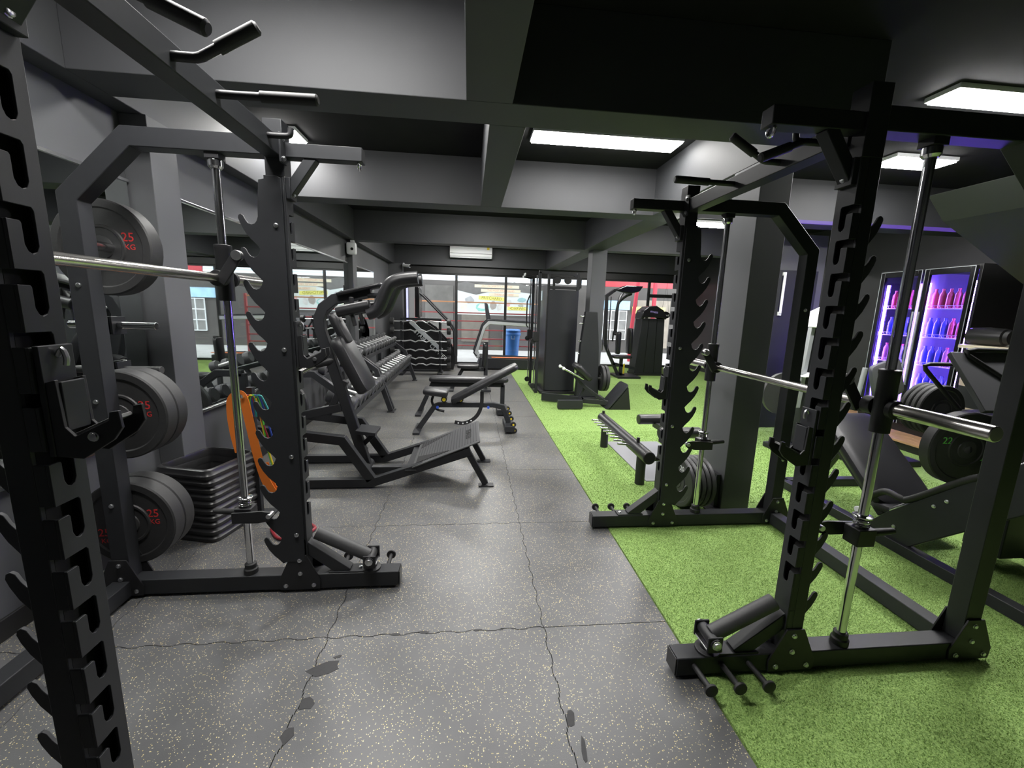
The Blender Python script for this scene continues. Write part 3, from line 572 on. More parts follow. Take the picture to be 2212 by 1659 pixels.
for ri, (y0, y1) in enumerate(((4.35, 6.0), (6.1, 8.66))):
    rn = 'near' if ri == 0 else 'far'
    t = thing('dumbbell_rack', '%s two-tier dumbbell rack along the mirror' % rn, 'rack', (-1.5, (y0+y1)/2, 0)); h = (y1-y0)/2
    for s2 in (-1, 1):
        MB().rpath([(.39, s2*h, .02), (.20, s2*h, .60), (-.06, s2*h, .80), (-.30, s2*h, .80)], .065, .06, (0, 1, 0)).build('end_frame', steel, t, .004)
        MB().bar((-.30, s2*h, .02), (-.30, s2*h, .80), .06, .06, (0, 1, 0)).build('rear_leg', steel, t, .004); MB().box(.34, .44, s2*h-.05, s2*h+.05, 0, .012).build('foot_plate', steel, t, .002)
    for (cx, cz) in ((.18, .42), (-.10, .80)):
        for dx in (-.09, .09): MB().box(cx+dx-.02, cx+dx+.02, -h, h, cz+dx*-.35-.012, cz+dx*-.35+.012).build('shelf_rail', steel, t, .002)
        MB().box(cx+.12, cx+.128, -h, h, cz-.075, cz-.02).build('shelf_lip', steel, t, .002)
    for ti, (cx, cz) in enumerate(((.18, .42), (-.10, .80))):
        n = 8 if ri == 0 else 12; m_ = dumbbell_master(.078 if ti == 0 else .064, .08 if ti == 0 else .07); mesh_used = False
        for k in range(n):
            yy = y0+.10+(y1-y0-.2)*k/(n-1); loc = (-1.5+cx, yy, cz+(.078 if ti == 0 else .064)+.016); rot = (random.uniform(0, .6), .34, random.uniform(-.05, .05))
            lab = '%s dumbbell from the near end on the %s tier of the %s rack' % (ORD[k], 'lower' if ti == 0 else 'upper', rn); gp = 'dumbbells on the racks'
            if not mesh_used: m_.location = loc; m_.rotation_euler = rot; m_['label'] = lab; m_['group'] = gp; mesh_used = True
            else: copy_thing(m_, loc, rot, lab, gp)
# ------------------------------------------------------------------ curl bar stand, stair climber, treadmill
t = thing('barbell_stand', 'upright stand holding six curl bars near the far window', 'rack', (-1.08, 9.6, 0))
for x in (-.42, .42):
    MB().box(x-.03, x+.03, -.03, .03, .02, 1.25).build('post', steel, t, .003); MB().box(x-.05, x+.05, -.3, .3, 0, .05).build('foot', steel, t, .003)
MB().box(-.42, .42, -.03, .03, .05, .10).build('cross_tube', steel, t, .003); MB().box(-.42, .42, .0, .03, 1.2, 1.25).build('top_tube', steel, t, .003)
for k, z in enumerate((1.17, .97, .74, .54, .36, .22)):
    for x in (-.42, .42): MB().prism([(-.03, z-.03), (-.12, z-.035), (-.13, z+.01), (-.115, z+.01), (-.105, z-.02), (-.03, z-.01)], 'x', x-.02, x+.02).build('cradle', steel, t, .001)
    b = thing('curl_bar', ['topmost', 'second', 'third', 'fourth', 'fifth', 'lowest'][k]+' chrome curl bar with black end weights on the stand', 'barbell', (-1.08, 9.512, z+.002), 0, 'curl bars on the stand')
    zz = [(-.66, 0), (-.34, 0), (-.22, .02), (-.12, -.02), (-.05, .015), (.05, .015), (.12, -.02), (.22, .02), (.34, 0), (.66, 0)]
    MB().path([(a, -c*.4, c) for a, c in zz], .015, 10).build('bar', satin, b, 0)
    for s2 in (-1, 1): MB().lathe([(.06, -.045), (.075, -.035), (.075, .035), (.06, .045)], (s2*.62, 0, 0), 'x', 18).build('end_weight', rubber, b, 0)
t = thing('stair_climber', 'black stair climber machine with white lettering by the far window', 'exercise machine', (-.95, 10.35, 0))
side = [(-.62, .04), (.58, .04), (.62, .35), (.50, .60), (.12, 1.02), (-.10, 1.16), (-.55, 1.16), (-.62, .9)]
for s2, y in ((-1, -.36), (1, .33)): MB().prism(side, 'y', y, y+.03).build('side_panel', blackp, t, .004)
for k in range(5): MB().box(.30-.2*k, .52-.2*k, -.33, .33, .12+.2*k, .30+.2*k).build('stair_tread', steel2, t, .004)
MB().bar((.30, -.375, .50), (-.42, -.375, 1.16), .012, .09, (0, 0, 1)).build('side_stripe', silver, t, .002)
MB().path([(.60, -.33, .2), (.58, -.33, .95), (.46, -.33, 1.15), (-.10, -.33, 1.72), (-.20, -.33, 1.80)], .022, 10).build('hand_rail', steel2, t, 0); MB().path([(.60, .33, .2), (.58, .33, .95), (.46, .33, 1.15), (-.10, .33, 1.72), (-.20, .33, 1.80)], .022, 10).build('hand_rail', steel2, t, 0)
MB().box(-.32, -.22, -.3, .3, 1.25, 1.95).build('console', blackp, t, .02); MB().box(-.28, -.24, -.04, .04, .9, 1.3).build('console_post', steel2, t, .004)
sd = V(.72, 0, -.66).normalized()
text('STAIR', .13, whitep, t, face_mat((-.20, -.363, .83), sd, (-sd.z, 0, sd.x)), 'lettering'); text('CLIMBER', .13, whitep, t, face_mat((.22, -.363, .45), sd, (-sd.z, 0, sd.x)), 'lettering')
t = thing('treadmill', 'grey treadmill with silver side arm in front of the far window', 'exercise machine', (.95, 10.75, 0))
MB().prism([(-.75, .06), (-.62, .02), (1.0, .02), (1.0, .26), (-.45, .30), (-.68, .32)], 'y', -.40, .40).build('deck', dgrey, t, .02)
MB().box(-.40, 1.0, -.27, .27, .26, .275).build('running_belt', grip_m, t, .002); MB().box(-.40, 1.0, -.395, -.28, .30, .312).build('deck_trim', mat('orange_trim', (.75, .22, .08), .4), t, .002)
for y in (-.40, .34):
    MB().rpath([(-.72, y+.03, .30), (-.80, y+.03, .42), (-.60, y+.03, 1.05), (-.48, y+.03, 1.17), (.75, y+.03, 1.12)], .10, .05, (0, 1, 0)).build('side_arm', silver, t, .015)
    MB().rpath([(-.77, y+.03, .34), (-.84, y+.03, .42), (-.63, y+.03, 1.09), (-.50, y+.03, 1.225), (.75, y+.03, 1.175)], .03, .06, (0, 1, 0)).build('arm_cap', dgrey, t, .006)
MB().prism([(-.52, 1.20), (-.42, 1.16), (-.52, 1.62), (-.58, 1.64)], 'y', -.32, .32).build('console', dgrey, t, .01)
# ------------------------------------------------------------------ cable station, pec machine, weight tower, squat block machine
t = thing('cable_station', 'tall black cable crossover station with covered weight stack in front of the far column', 'exercise machine', (1.58, 7.75, 0))
MB().box(-.30, .34, -.38, .50, 0, .05).build('base', steel2, t, .004)
MB().prism([(-.22+.56*k/10, .0-.06*math.sin(math.pi*k/10)-.30) for k in range(11)] + [(.34, .45), (-.22, .45)], 'z', .06, 1.86).build('weight_cover', dgrey, t, .004)
MB().box(-.235, -.215, -.32, .46, .06, 1.95).build('side_panel', plastic, t, .004)
for x in (-.20, .32): MB().box(x-.02, x+.02, -.30, -.24, 1.86, 2.16).build('top_post', steel, t, .003)
MB().rpath([(-.38, -.27, 2.16), (.24, -.27, 2.14), (.36, -.27, 2.06), (.36, -.27, 1.9)], .05, .05, (0, 1, 0)).build('top_frame', steel, t, .003); MB().bar((-.2, -.27, 1.9), (.36, -.27, 1.9), .05, .05).build('middle_frame', steel, t, .003)
for x in (-.05, .14): MB().lathe([(.06, -.012), (.066, -.006), (.055, 0), (.066, .006), (.06, .012)], (x, -.27, 2.03), 'y', 20).build('pulley', steel2, t, 0)
for dx, dy in ((-.36, -.27), (-.36, .50)):
    MB().box(dx-.025, dx+.025, dy-.025, dy+.025, .0, 2.16).build('front_post', steel, t, .003); MB().tube((dx-.05, dy, .1), (dx-.05, dy, 2.1), .012, 10).build('slide_rod', chrome, t, 0)
    MB().box(dx-.09, dx+.01, dy-.04, dy+.04, .95, 1.12).build('slide_carriage', steel2, t, .004); MB().lathe([(.05, -.014), (.05, .014)], (dx-.08, dy, .95), 'y', 18).build('pulley', steel2, t, 0); MB().lathe([(.05, -.014), (.05, .014)], (dx-.06, dy, .13), 'y', 18).build('pulley', steel2, t, 0)
MB().bar((-.36, -.30, .025), (-.36, .60, .025), .05, .05).build('foot_tube', steel2, t, .003)
for k, (a, b, c) in enumerate(((-.58, .10, 2.14), (-.60, .22, 2.10), (-.56, .34, 2.13), (-.55, .46, 2.16))): MB().path([(-.34, b, 2.12), (-.45, b, c-.02), (a, b-.03, c)], .016, 10).build('pull_up_handle', grip_m, t, 0); MB().lathe([(.022, -.01), (.022, .012)], (a, b-.03, c), 'x', 12).build('handle_cap', whitep, t, 0)
MB().path([(-.42, .5, 1.78), (-.47, .5, 1.65), (-.47, .5, 1.2), (-.44, .5, 1.16)], .012, 10).build('hanging_strap', grip_m, t, 0)
MB().box(-.245, -.237, .12, .34, 1.68, 1.86).build('instruction_card', mat('card_paper', (.6, .72, .78), .6), t, 0)
t = thing('sissy_squat_stand', 'black squat stand with roller handles and tilted foot board on the turf', 'exercise machine', (1.80, 6.45, 0))
MB().prism([(-.60, .30), (-.58, .36), (-.10, .06), (.0, .06), (.0, -.02)], 'z', .02, .15).build('base_leg', steel, t, .004); MB().prism([(-.44, -.30), (-.44, -.22), (-.05, -.20), (.0, -.12), (.0, -.02), (-.05, -.28)], 'z', .02, .15).build('base_leg', steel, t, .004)
MB().bar((-.02, -.05, .10), (.40, -.12, .08), .07, .07).build('base_tube', steel, t, .004); MB().bar((-.02, -.02, .36), (.36, -.12, .09), .06, .05).build('diagonal_strut', steel, t, .003); MB().bar((-.14, .0, .50), (.0, -.03, .34), .05, .05).build('upper_strut', steel, t, .003)
MB().bar((-.05, .02, .10), (.06, .02, .34), .04, .04).build('rear_strut', steel, t, .003)
bd = V(.62, 0, .78).normalized(); MB().pad((.50, -.10, .20), bd, (0, 1, 0), (-bd.z, 0, bd.x), .26, .20, .012, .008).build('foot_board', dgrey, t, 0); MB().prism([(.38, .005), (.72, .005), (.66, .36)], 'y', -.28, .08).build('board_wedge', steel2, t, .004)
MB().pad((-.02, -.02, .56), (.6, 0, -.6), (0, 1, 0), (.6, 0, .6), .17, .18, .05, .04).build('calf_pad', vinyl, t, 0)
for y, l in ((-.14, 0), (.12, 1)):
    MB().tube((-.02, y, .46), (-.34, y-.02, .62), .016, 12).build('handle', chrome, t, 0); MB().lathe([(.012, -.022), (.026, -.012), (.026, .012), (.012, .022)], (-.35, y-.02, .625), 'x', 14).build('handle_knob', whitep, t, 0)
t = thing('dip_station', 'narrow black plate-loaded tower with chrome pegs standing against the mid column', 'exercise machine', (2.05, 7.05, 0))
MB().prism([(-.20, .03), (.20, .03), (.16, .9), (.10, 1.5), (-.10, 1.5), (-.16, .9)], 'y', -.05, .08).build('body', steel, t, .01); MB().box(-.26, .30, -.10, .16, 0, .03).build('base', steel, t, .004)
for z in (1.42, 1.30, 1.0, .78): MB().tube((-.19, 0, z), (-.11, 0, z), .012, 10).build('peg', chrome, t, 0)
MB().tube((.12, .0, .36), (.36, .0, .36), .024, 14).build('plate_horn', chrome, t, 0)
for k in range(2): bumper('%s black plate on the horn of the tower by the mid column' % ('inner', 'outer')[k], (2.30+.065*k, 7.05, .36), (1, 0, 0), r=.225, th=.055, group='plates on the tower')
t = thing('pec_fly_machine', 'black pec fly machine with curved arms before the right window', 'exercise machine', (3.5, 9.5, 0))
MB().rpath([(-.36, 0, .75), (-.40, 0, 1.86), (-.22, 0, 2.0), (.28, 0, 2.06)], .07, .07, (0, 1, 0)).build('main_frame', steel2, t, .004); MB().rpath([(-.36, 0, .75), (-.02, 0, .08), (.15, -.0, .03)], .07, .06, (0, 1, 0)).build('rear_leg', steel2, t, .004)
MB().bar((-.15, 0, .32), (.42, 0, .20), .06, .06).build('lower_tube', steel2, t, .003)
MB().prism([(-.25, 1.98), (.0, 2.10), (.40, 2.10), (.32, 1.98), (.1, 1.92)], 'y', -.14, .14).build('top_housing', blackp, t, .02)
for s2, x in ((-1, -.06), (1, .22)):
    MB().path([(x, s2*.10, 1.93), (x-.10, s2*.25, 1.86), (x-.20, s2*.40, 1.68), (x-.22, s2*.42, 1.30), (x-.22, s2*.42, 1.0)], .03, 12, sub=3).build('fly_arm', steel, t, 0); MB().path([(x-.22, s2*.42, 1.05), (x-.22, s2*.52, 1.03), (x-.22, s2*.54, .80)], .02, 10).build('handle', grip_m, t, 0)
MB().pad((-.05, 0, .80), (0, 1, 0), (0, 0, 1), (1, 0, 0), .08, .26, .05, .03).build('arm_pad', vinyl, t, 0); MB().pad((.22, 0, .85), (0, 1, 0), (0, 0, 1), (1, 0, 0), .12, .30, .045, .03).build('back_pad', vinyl, t, 0); MB().pad((.05, 0, .48), (1, 0, 0), (0, 1, 0), (0, 0, 1), .22, .17, .035, .03).build('seat_pad', vinyl, t, 0)
MB().box(.02, .09, -.03, .03, .02, .45).build('seat_post', steel2, t, .003); MB().box(.10, .14, -.035, -.03, .08, .32).build('weight_pin_label', yellow, t, .001); MB().box(-.1, .44, -.3, .3, .0, .05).build('base', steel2, t, .003)
for x in (-.45, -.32): MB().tube((x, -.08, .62), (x, -.08, 1.85), .012, 10).build('chrome_rod', chrome, t, 0)
t = thing('weight_stack_tower', 'tapered black weight stack cover with rounded top in front of the right window', 'exercise machine', (4.36, 9.85, 0))
MB().prism([(-.36, .05), (.34, .05), (.29, 1.38), (-.27, 1.38)], 'y', -.10, .30).build('cover', dgrey, t, .01); MB().box(-.37, .36, -.14, .34, 0, .055).build('base', steel2, t, .004)
for x in (-.10, .10): MB().bar((x*1.25, -.103, .08), (x, -.103, 1.36), .012, .006, (0, 1, 0)).build('cover_seam', blackp, t, 0)
MB().prism([(-.30, 1.36), (-.27, 1.55), (-.14, 1.66), (.06, 1.68), (.24, 1.58), (.31, 1.46), (.32, 1.36), (.2, 1.40), (-.2, 1.40)], 'y', -.13, .30).build('cap', blackp, t, .02); text('FITNESS', .055, mat('violet_print', (.45, .35, .8), .5), t, face_mat((0, -.1315, 1.53), (1, 0, -.12), (.12, 0, 1)), 'lettering')
# ------------------------------------------------------------------ band-peg roller bench on the turf
t = thing('roller_bench', 'low tubular roller bench with side pegs and grey floor plate on the turf', 'exercise machine', (1.60, 3.85, 0))
MB().box(.0, .62, -.42, .72, .0, .012).build('floor_plate', mat('grey_floor_plate', (.22, .225, .24), .4), t, .003)
MB().tube((-.08, -.62, .295), (-.08, .68, .315), .056, 26).build('roller', vinyl, t, .008)
for y in (-.46, .55): MB().tube((-.08, y, .004), (-.08, y, .26), .042, 20).build('leg', steel2, t, .004)
for y in (-.36, .64): MB().box(-.092, -.068, y-.012, y+.012, .345, .40).build('stop_post', steel2, t, .002)
for k in range(9): y = .60-.105*k; pg = MB().tube((-.13, y, .295), (-.225, y-.0, .302), .010, 12).build('band_peg', chrome, t, 0)
MB().tube((-.04, -.55, .27), (.16, -.55, .27), .022, 14).build('side_tube', steel2, t, .002)
for y in (-.10, .42): MB().tube((.24, y, .36), (.66, y+.02, .36), .055, 20).build('knee_roller', vinyl, t, .01)
MB().bar((.45, -.12, .30), (.45, .45, .30), .06, .06).build('roller_frame', steel2, t, .003); MB().box(.42, .48, .1, .16, .012, .3).build('roller_post', steel2, t, .003)
hz = thing('plate_horn_stand', 'short horn stand holding a row of iron plates beside the right pillar', 'plate stand', (1.90, 2.96, 0))
MB().tube((-.30, .0, .225), (.04, .0, .225), .02, 14).build('horn', chrome, hz, .002); MB().box(.03, .065, -.05, .05, .0, .28).build('post', steel, hz, .003); MB().box(-.05, .065, -.16, .16, .0, .012).build('foot', steel, hz, .002)
for k in range(5):
    bumper(['outermost iron plate with white numerals beside the right pillar', 'second iron plate from the left beside the right pillar', 'middle iron plate in the row beside the right pillar', 'fourth iron plate from the left beside the right pillar', 'innermost iron plate beside the right pillar'][k], (1.645+.040*k, 2.96, .215), (1, .12, 0), r=.20, th=.034, m=irony, txt=('20', 'KG') if k == 0 else None, tm=whitep, group='iron plates beside the pillar', spin=1.2)
# ------------------------------------------------------------------ leg press on the right
t = thing('leg_press', 'black inclined leg press with long back pad and side plate at right', 'exercise machine', (3.0, 2.6, 0))
def q(x, y, z): return (x-3.0, y-2.6, z)
for x in (2.82, 3.62):
    MB().prism([(2.50-2.6, .07), (2.36-2.6, .235), (1.70-2.6, .86), (1.55-2.6, .86), (1.55-2.6, .70), (2.22-2.6, .05)], 'x', x-3.0-.012, x-3.0+.012).build('side_plate', steel, t, .004)
    MB().bar(q(x, 3.35, .04), q(x, 1.2, .04), .07, .07).build('base_tube', steel, t, .004)
    MB().bar(q(x, 1.25, .08), q(x, 1.62, .80), .06, .06, (0, 1, 0)).build('front_strut', steel, t, .004)
    MB().tube(q(x+.07, 2.40, .22), q(x+.07, 1.45, 1.10), .02, 14).build('sled_rail', chrome, t, 0)
    MB().path([q(x, 2.52, .16), q(x-.01, 2.50, .26), q(x-.01, 2.40, .36), q(x-.01, 2.30, .36), q(x, 2.24, .38), q(x, 2.0, .60), q(x, 1.92, .66)], .022, 12, sub=4).build('hand_rail', grip_m, t, 0)
    for a, b in ((2.30, .16), (2.10, .40), (2.04, .46)): bolts(t, [q(x-.013, a, b)], (-1, 0, 0))
MB().bar(q(2.82, 3.30, .04), q(3.62, 3.30, .04), .07, .07).build('rear_cross_tube', steel, t, .004); MB().bar(q(2.82, 1.25, .04), q(3.62, 1.25, .04), .07, .07).build('front_cross_tube', steel, t, .004)
pd = V(0, -.64, -.55).normalized(); pn = V(0, -.55, .64).normalized()
MB().pad(q(3.12, 2.80, .46), (1, 0, 0), pd, pn, .24, .40, .035, .025).build('back_pad', vinyl, t, 0); MB().pad(q(3.12, 2.44, .20), (1, 0, 0), (0, -1, .1), (0, .1, 1), .22, .15, .03, .025).build('seat_pad', vinyl, t, 0)
MB().bar(q(2.95, 3.16, .68), q(2.95, 2.50, .14), .05, .05).build('pad_frame', steel, t, .003); MB().bar(q(3.29, 3.16, .68), q(3.29, 2.50, .14), .05, .05).build('pad_frame', steel, t, .003)
MB().bar(q(3.12, 3.28, .06), q(3.12, 3.02, .55), .05, .05, (1, 0, 0)).build('pad_support', steel, t, .003)
MB().tube(q(2.86, 2.62, .12), q(2.94, 2.62, .12), .022, 14).build('adjust_knob', whitep, t, .003)
sled = MB(); sled.add([q(2.98, 2.10, .98), q(3.52, 2.10, .98), q(3.52, 2.34, 1.30), q(2.98, 2.34, 1.30), q(2.98, 2.08, 1.0), q(3.52, 2.08, 1.0), q(3.52, 2.32, 1.32), q(2.98, 2.32, 1.32)], [(0, 1, 2, 3), (7, 6, 5, 4), (0, 4, 5, 1), (1, 5, 6, 2), (2, 6, 7, 3), (3, 7, 4, 0)])
sled.build('foot_board', mat('foot_plate_paint', (.1, .1, .1), .4), t, .003)
MB().path([q(3.12, 2.32, .96), q(2.88, 2.36, 1.20), q(2.87, 2.36, 1.225), q(2.90, 2.36, 1.235), q(3.6, 2.36, 1.235)], .013, 12).build('sled_tube', grip_m, t, 0)
MB().path([q(3.42, 2.10, 1.02), q(3.08, 2.30, 1.30), q(3.08, 2.31, 1.325), q(3.14, 2.31, 1.335), q(3.62, 2.31, 1.33)], .015, 12).build('sled_tube', grip_m, t, 0)
MB().box(*q(3.05, 0, 0)[:1], q(3.6, 0, 0)[0], 1.95-2.6, 2.25-2.6, .88, .97).build('sled_carriage', steel2, t, .006)
MB().tube(q(2.90, 2.22, .72), q(3.45, 2.22, .72), .022, 14).build('cross_handle', grip_m, t, .003)
MB().box(q(3.2, 0, 0)[0], q(3.5, 0, 0)[0], 2.0-2.6, 2.2-2.6, .10, .90).build('mast', steel, t, .004)
MB().tube(q(3.16, 2.20, .90), q(3.16, 2.56, .90), .024, 14).build('plate_horn', chrome, t, 0); MB().tube(q(2.955, 2.10, .755), q(2.97, 2.30, .755), .024, 14).build('plate_horn', chrome, t, 0); MB().tube(q(3.295, 1.90, .74), q(3.33, 2.2, .74), .024, 14).build('plate_horn', chrome, t, 0)
for k in range(4): bumper('%s slim black plate of four on the upper leg press horn' % ('front', 'second', 'third', 'rear')[k], (3.12, 2.42+.036*k, .92), (0, 1, 0), r=.17, th=.032, m=rubber, group='slim plates on the leg press')
bumper('black plate with green 22 on the leg press', (2.96, 2.14, .755), (.12, 1, 0), r=.225, th=.07, txt=('22',), tm=greenp, spin=2.75, tr=.58)
bumper('black plate with green numerals at the right picture edge', (3.30, 1.93, .74), (.12, 1, 0), r=.225, th=.07, txt=('20', 'KG'), tm=greenp, spin=2.9, tr=.6)
# ------------------------------------------------------------------ spin bike like machine behind the right pillar
t = thing('exercise_bike', 'grey exercise machine with white caps seen between the pillar and the near right post', 'exercise machine', (3.75, 4.3, 0))
MB().box(-.30, .34, -.12, .12, 0, .06).build('base', steel, t, .006); MB().bar((.06, 0, .06), (.10, 0, 1.45), .16, .12, (0, 1, 0)).build('column', dgrey, t, .02); MB().bar((-.06, -.02, .5), (-.02, -.02, 1.40), .05, .05, (0, 1, 0)).build('front_post', silver, t, .006)
MB().prism([(-.05, 1.40), (.02, 1.56), (.16, 1.63), (.24, 1.62), (.18, 1.42)], 'y', -.13, .13).build('console_cap', whitep, t, .012); MB().prism([(-.10, .86), (.0, .905), (.16, .90), (.17, .86)], 'y', -.12, .12).build('lower_cap', whitep, t, .008)
MB().lathe([(.20, -.02), (.235, -.02), (.235, .02), (.20, .02)], (-.26, -.02, .66), 'y', 36).build('flywheel_rim', irony, t, 0); MB().lathe([(.19, -.012), (.205, -.012), (.205, .012), (.19, .012)], (-.26, -.02, .66), 'y', 36).build('flywheel', steel2, t, 0)
MB().bar((-.30, -.06, .05), (-.22, -.06, .70), .05, .04, (0, 1, 0)).build('fork', dgrey, t, .006); MB().lathe([(.05, -.05), (.05, .02)], (-.26, -.03, .66), 'y', 16).build('axle', blackp, t, .004)
# ------------------------------------------------------------------ drinks fridge, deck, counter
deck = thing('wood_deck', 'low wooden platform in violet light under the drinks fridge', 'platform', (5.62, 3.9, 0))
for k in range(9): MB().box(-.57+.128*k, -.57+.128*k+.125, -1.6, 1.9, .09, .115).build('plank', wood_m, deck, .002)
MB().box(-.55, .57, -1.58, 1.88, .0, .089).build('plinth', header_m, deck, .002)
fx, fy0, fy1 = 5.47, 4.12, 5.24
t = thing('drinks_fridge', 'two-door glass drinks fridge glowing violet against the right wall', 'fridge', (fx, (fy0+fy1)/2, .115))
w = (fy1-fy0)/2; H = 2.02; D = .58
fi = mat('fridge_inside', (.42, .42, .52), .4)
MB().box(D-.02, D, -w, w, 0, H).build('back_panel', fi, t, .002)
for y in (-w, w-.03): MB().box(.0, D-.02, y, y+.03, 0, H).build('side_panel', header_m, t, .003)
MB().box(0, D-.02, -w+.03, w-.03, H-.06, H).build('top_panel', header_m, t, .003); MB().box(0, D-.02, -w+.03, w-.03, 0, .16).build('bottom_panel', header_m, t, .003); MB().box(.05, D-.02, -.015, .015, .16, H-.06).build('divider', fi, t, .002)
ORDS = ['lowest', 'second lowest', 'middle', 'second highest', 'top']
shz = [.20, .52, .86, 1.20, 1.54]
for s2, (a, b) in enumerate(((-w+.03, -.015), (.015, w-.03))):
    d_ = MB(); d_.box(-.045, -.005, a, a+.05, .10, H-.02).box(-.045, -.005, b-.05, b, .10, H-.02).box(-.045, -.005, a+.05, b-.05, H-.09, H-.02).box(-.045, -.005, a+.05, b-.05, .10, .17)
    dr = d_.build('door', blackp, t, .003); MB().box(-.028, -.022, a+.05, b-.05, .17, H-.09).build('door_glass', glass, dr, 0, smooth=False)
    e_ = MB().box(-.049, -.0455, a, a+.006, .10, H-.02).box(-.049, -.0455, b-.006, b, .10, H-.02).box(-.049, -.0455, a+.006, b-.006, H-.026, H-.02).build('door_edge_trim', silver, dr, 0)
    MB().box(-.062, -.046, (b-.03) if s2 == 0 else (a+.01), (b-.012) if s2 == 0 else (a+.028), .6, 1.5).build('handle', silver, dr, .003)
    for z in shz:
        sh = MB()
        for k in range(12): yy = a+.02+(b-a-.04)*k/11; sh.bar((.04, yy, z), (D-.04, yy, z), .004, .004)
        for xx in (.04, D-.05): sh.bar((xx, a+.005, z-.004), (xx, b-.005, z-.004), .006, .006)
        sh.bar((.035, a+.005, z+.035), (.035, b-.005, z+.035), .005, .005)
        for k in range(7): yy = a+.03+(b-a-.06)*k/6; sh.bar((.035, yy, z), (.035, yy+.02, z+.035), .004, .004)
        sh.build('wire_shelf', whitep, t, 0, smooth=False)
for yy, rr in ((w-.085, .014), (.036, .009), (-w+.05, .009), (-.036, .009)): MB().tube((.03, yy, .25), (.03, yy, H-.18), rr, 12).build('violet_tube_and_fill', purple_e, t, 0)  # thick far tube belongs to the fridge; slim ones are added violet fill
bm_ = {n: mat('bottle_'+n, c, .25) for n, c in (('red', (.42, .06, .08)), ('blue', (.07, .10, .36)), ('pink', (.38, .16, .22)), ('clear', (.28, .28, .36)))}
masters = {}
def bottle(color, loc, label):
    if color not in masters:
        o = thing('drink_bottle', label, 'bottle', loc, 0, 'drinks in the fridge')
        MB().lathe([(.028, 0), (.033, .008), (.033, .11), (.030, .125), (.033, .14), (.030, .165), (.013, .20), (.013, .212)], (0, 0, 0), 'z', 12).build('bottle_body', bm_[color], o, 0); MB().lathe([(.016, .208), (.016, .228)], (0, 0, 0), 'z', 10).build('cap', bm_['red'] if color != 'blue' else bm_['blue'], o, 0); masters[color] = o; return
    copy_thing(masters[color], loc, (0, 0, 0), label, 'drinks in the fridge')
for s2, (a, b) in enumerate(((-w+.06, -.03), (.05, w-.11))):
    side_n = ('near', 'far')[s2]
    for si, z in enumerate(shz):
        for k in range(6):
            cl = {4: 'red', 3: ('red' if k < 3 and s2 == 0 else 'blue'), 2: ('pink' if k < 3 else 'blue'), 1: 'blue', 0: 'blue'}[si]
            if s2 == 1 and si == 2: cl = 'pink' if k > 3 else 'clear'
            yy = a+.03+(b-a-.06)*k/5
            bottle(cl, (fx+.10, (fy0+fy1)/2+yy, .115+z+.003), '%s bottle, %s from the near side, %s shelf, %s fridge door' % (cl, ORD[k], ORDS[si], side_n))
t = thing('reception_counter', 'dark counter with cream bands and pale wooden top beside the fridge', 'counter', (5.55, 3.54, .115))
cp = [(-.18, .50), (-.28, .42), (-.32, .30), (-.32, -.06), (.55, -.06), (.55, .50)]
for k, (z0, z1, m) in enumerate(((0, .38, dgrey), (.38, .50, mat('cream_band', (.62, .52, .38), .5)), (.50, .72, dgrey), (.72, .86, MATS['cream_band']), (.86, 1.12, dgrey))): MB().prism(cp, 'z', z0, z1).build('counter_panel' if k % 2 == 0 else 'counter_band', m, t, .002)
MB().prism([(a*1.16, b*1.12) for a, b in cp], 'z', 1.12, 1.155).build('counter_top', mat('pale_wood', (.72, .64, .48), .4, noise=.1, nscale=12), t, .004)
sp = thing('speaker', 'black barrel bluetooth speaker lying on the counter', 'speaker', (5.36, 3.86, 1.27)); MB().lathe([(.05, -.17), (.085, -.15), (.095, 0), (.085, .15), (.05, .17)], (0, 0, .095), 'y', 24).build('barrel', plastic, sp, 0); MB().lathe([(.07, -.20), (.075, -.165), (.05, -.16)], (0, 0, .095), 'y', 24).build('end_ring', steel2, sp, 0)
bx = thing('payment_terminal', 'grey wedge-shaped card stand with a dark box on the counter', 'device', (5.62, 3.70, 1.27)); MB().prism([(-.10, 0), (.16, 0), (-.10, .16)], 'x', -.06, .06).build('wedge', silver, bx, .004); MB().box(-.07, .07, -.20, -.11, 0, .17).build('box', plastic, bx, .006)
# slanted stair underside over the counter
S_('ceiling_stair_soffit', MB().prism([(3.86, 2.55), (4.05, 2.35), (5.2, 1.74), (6.2, 1.20), (6.2, 1.55), (5.2, 2.55)], 'y', 2.75, 3.42), beam_m)
S_('trim_violet_strip', MB().box(3.6, 6.19, 4.615, 4.639, ZB-.004, ZB+.035), mat('violet_strip', (.02, .015, .05), .6, emit=(.16, .08, .55), estr=.28))  # glowing strip stands in for violet light falling on the beam edge
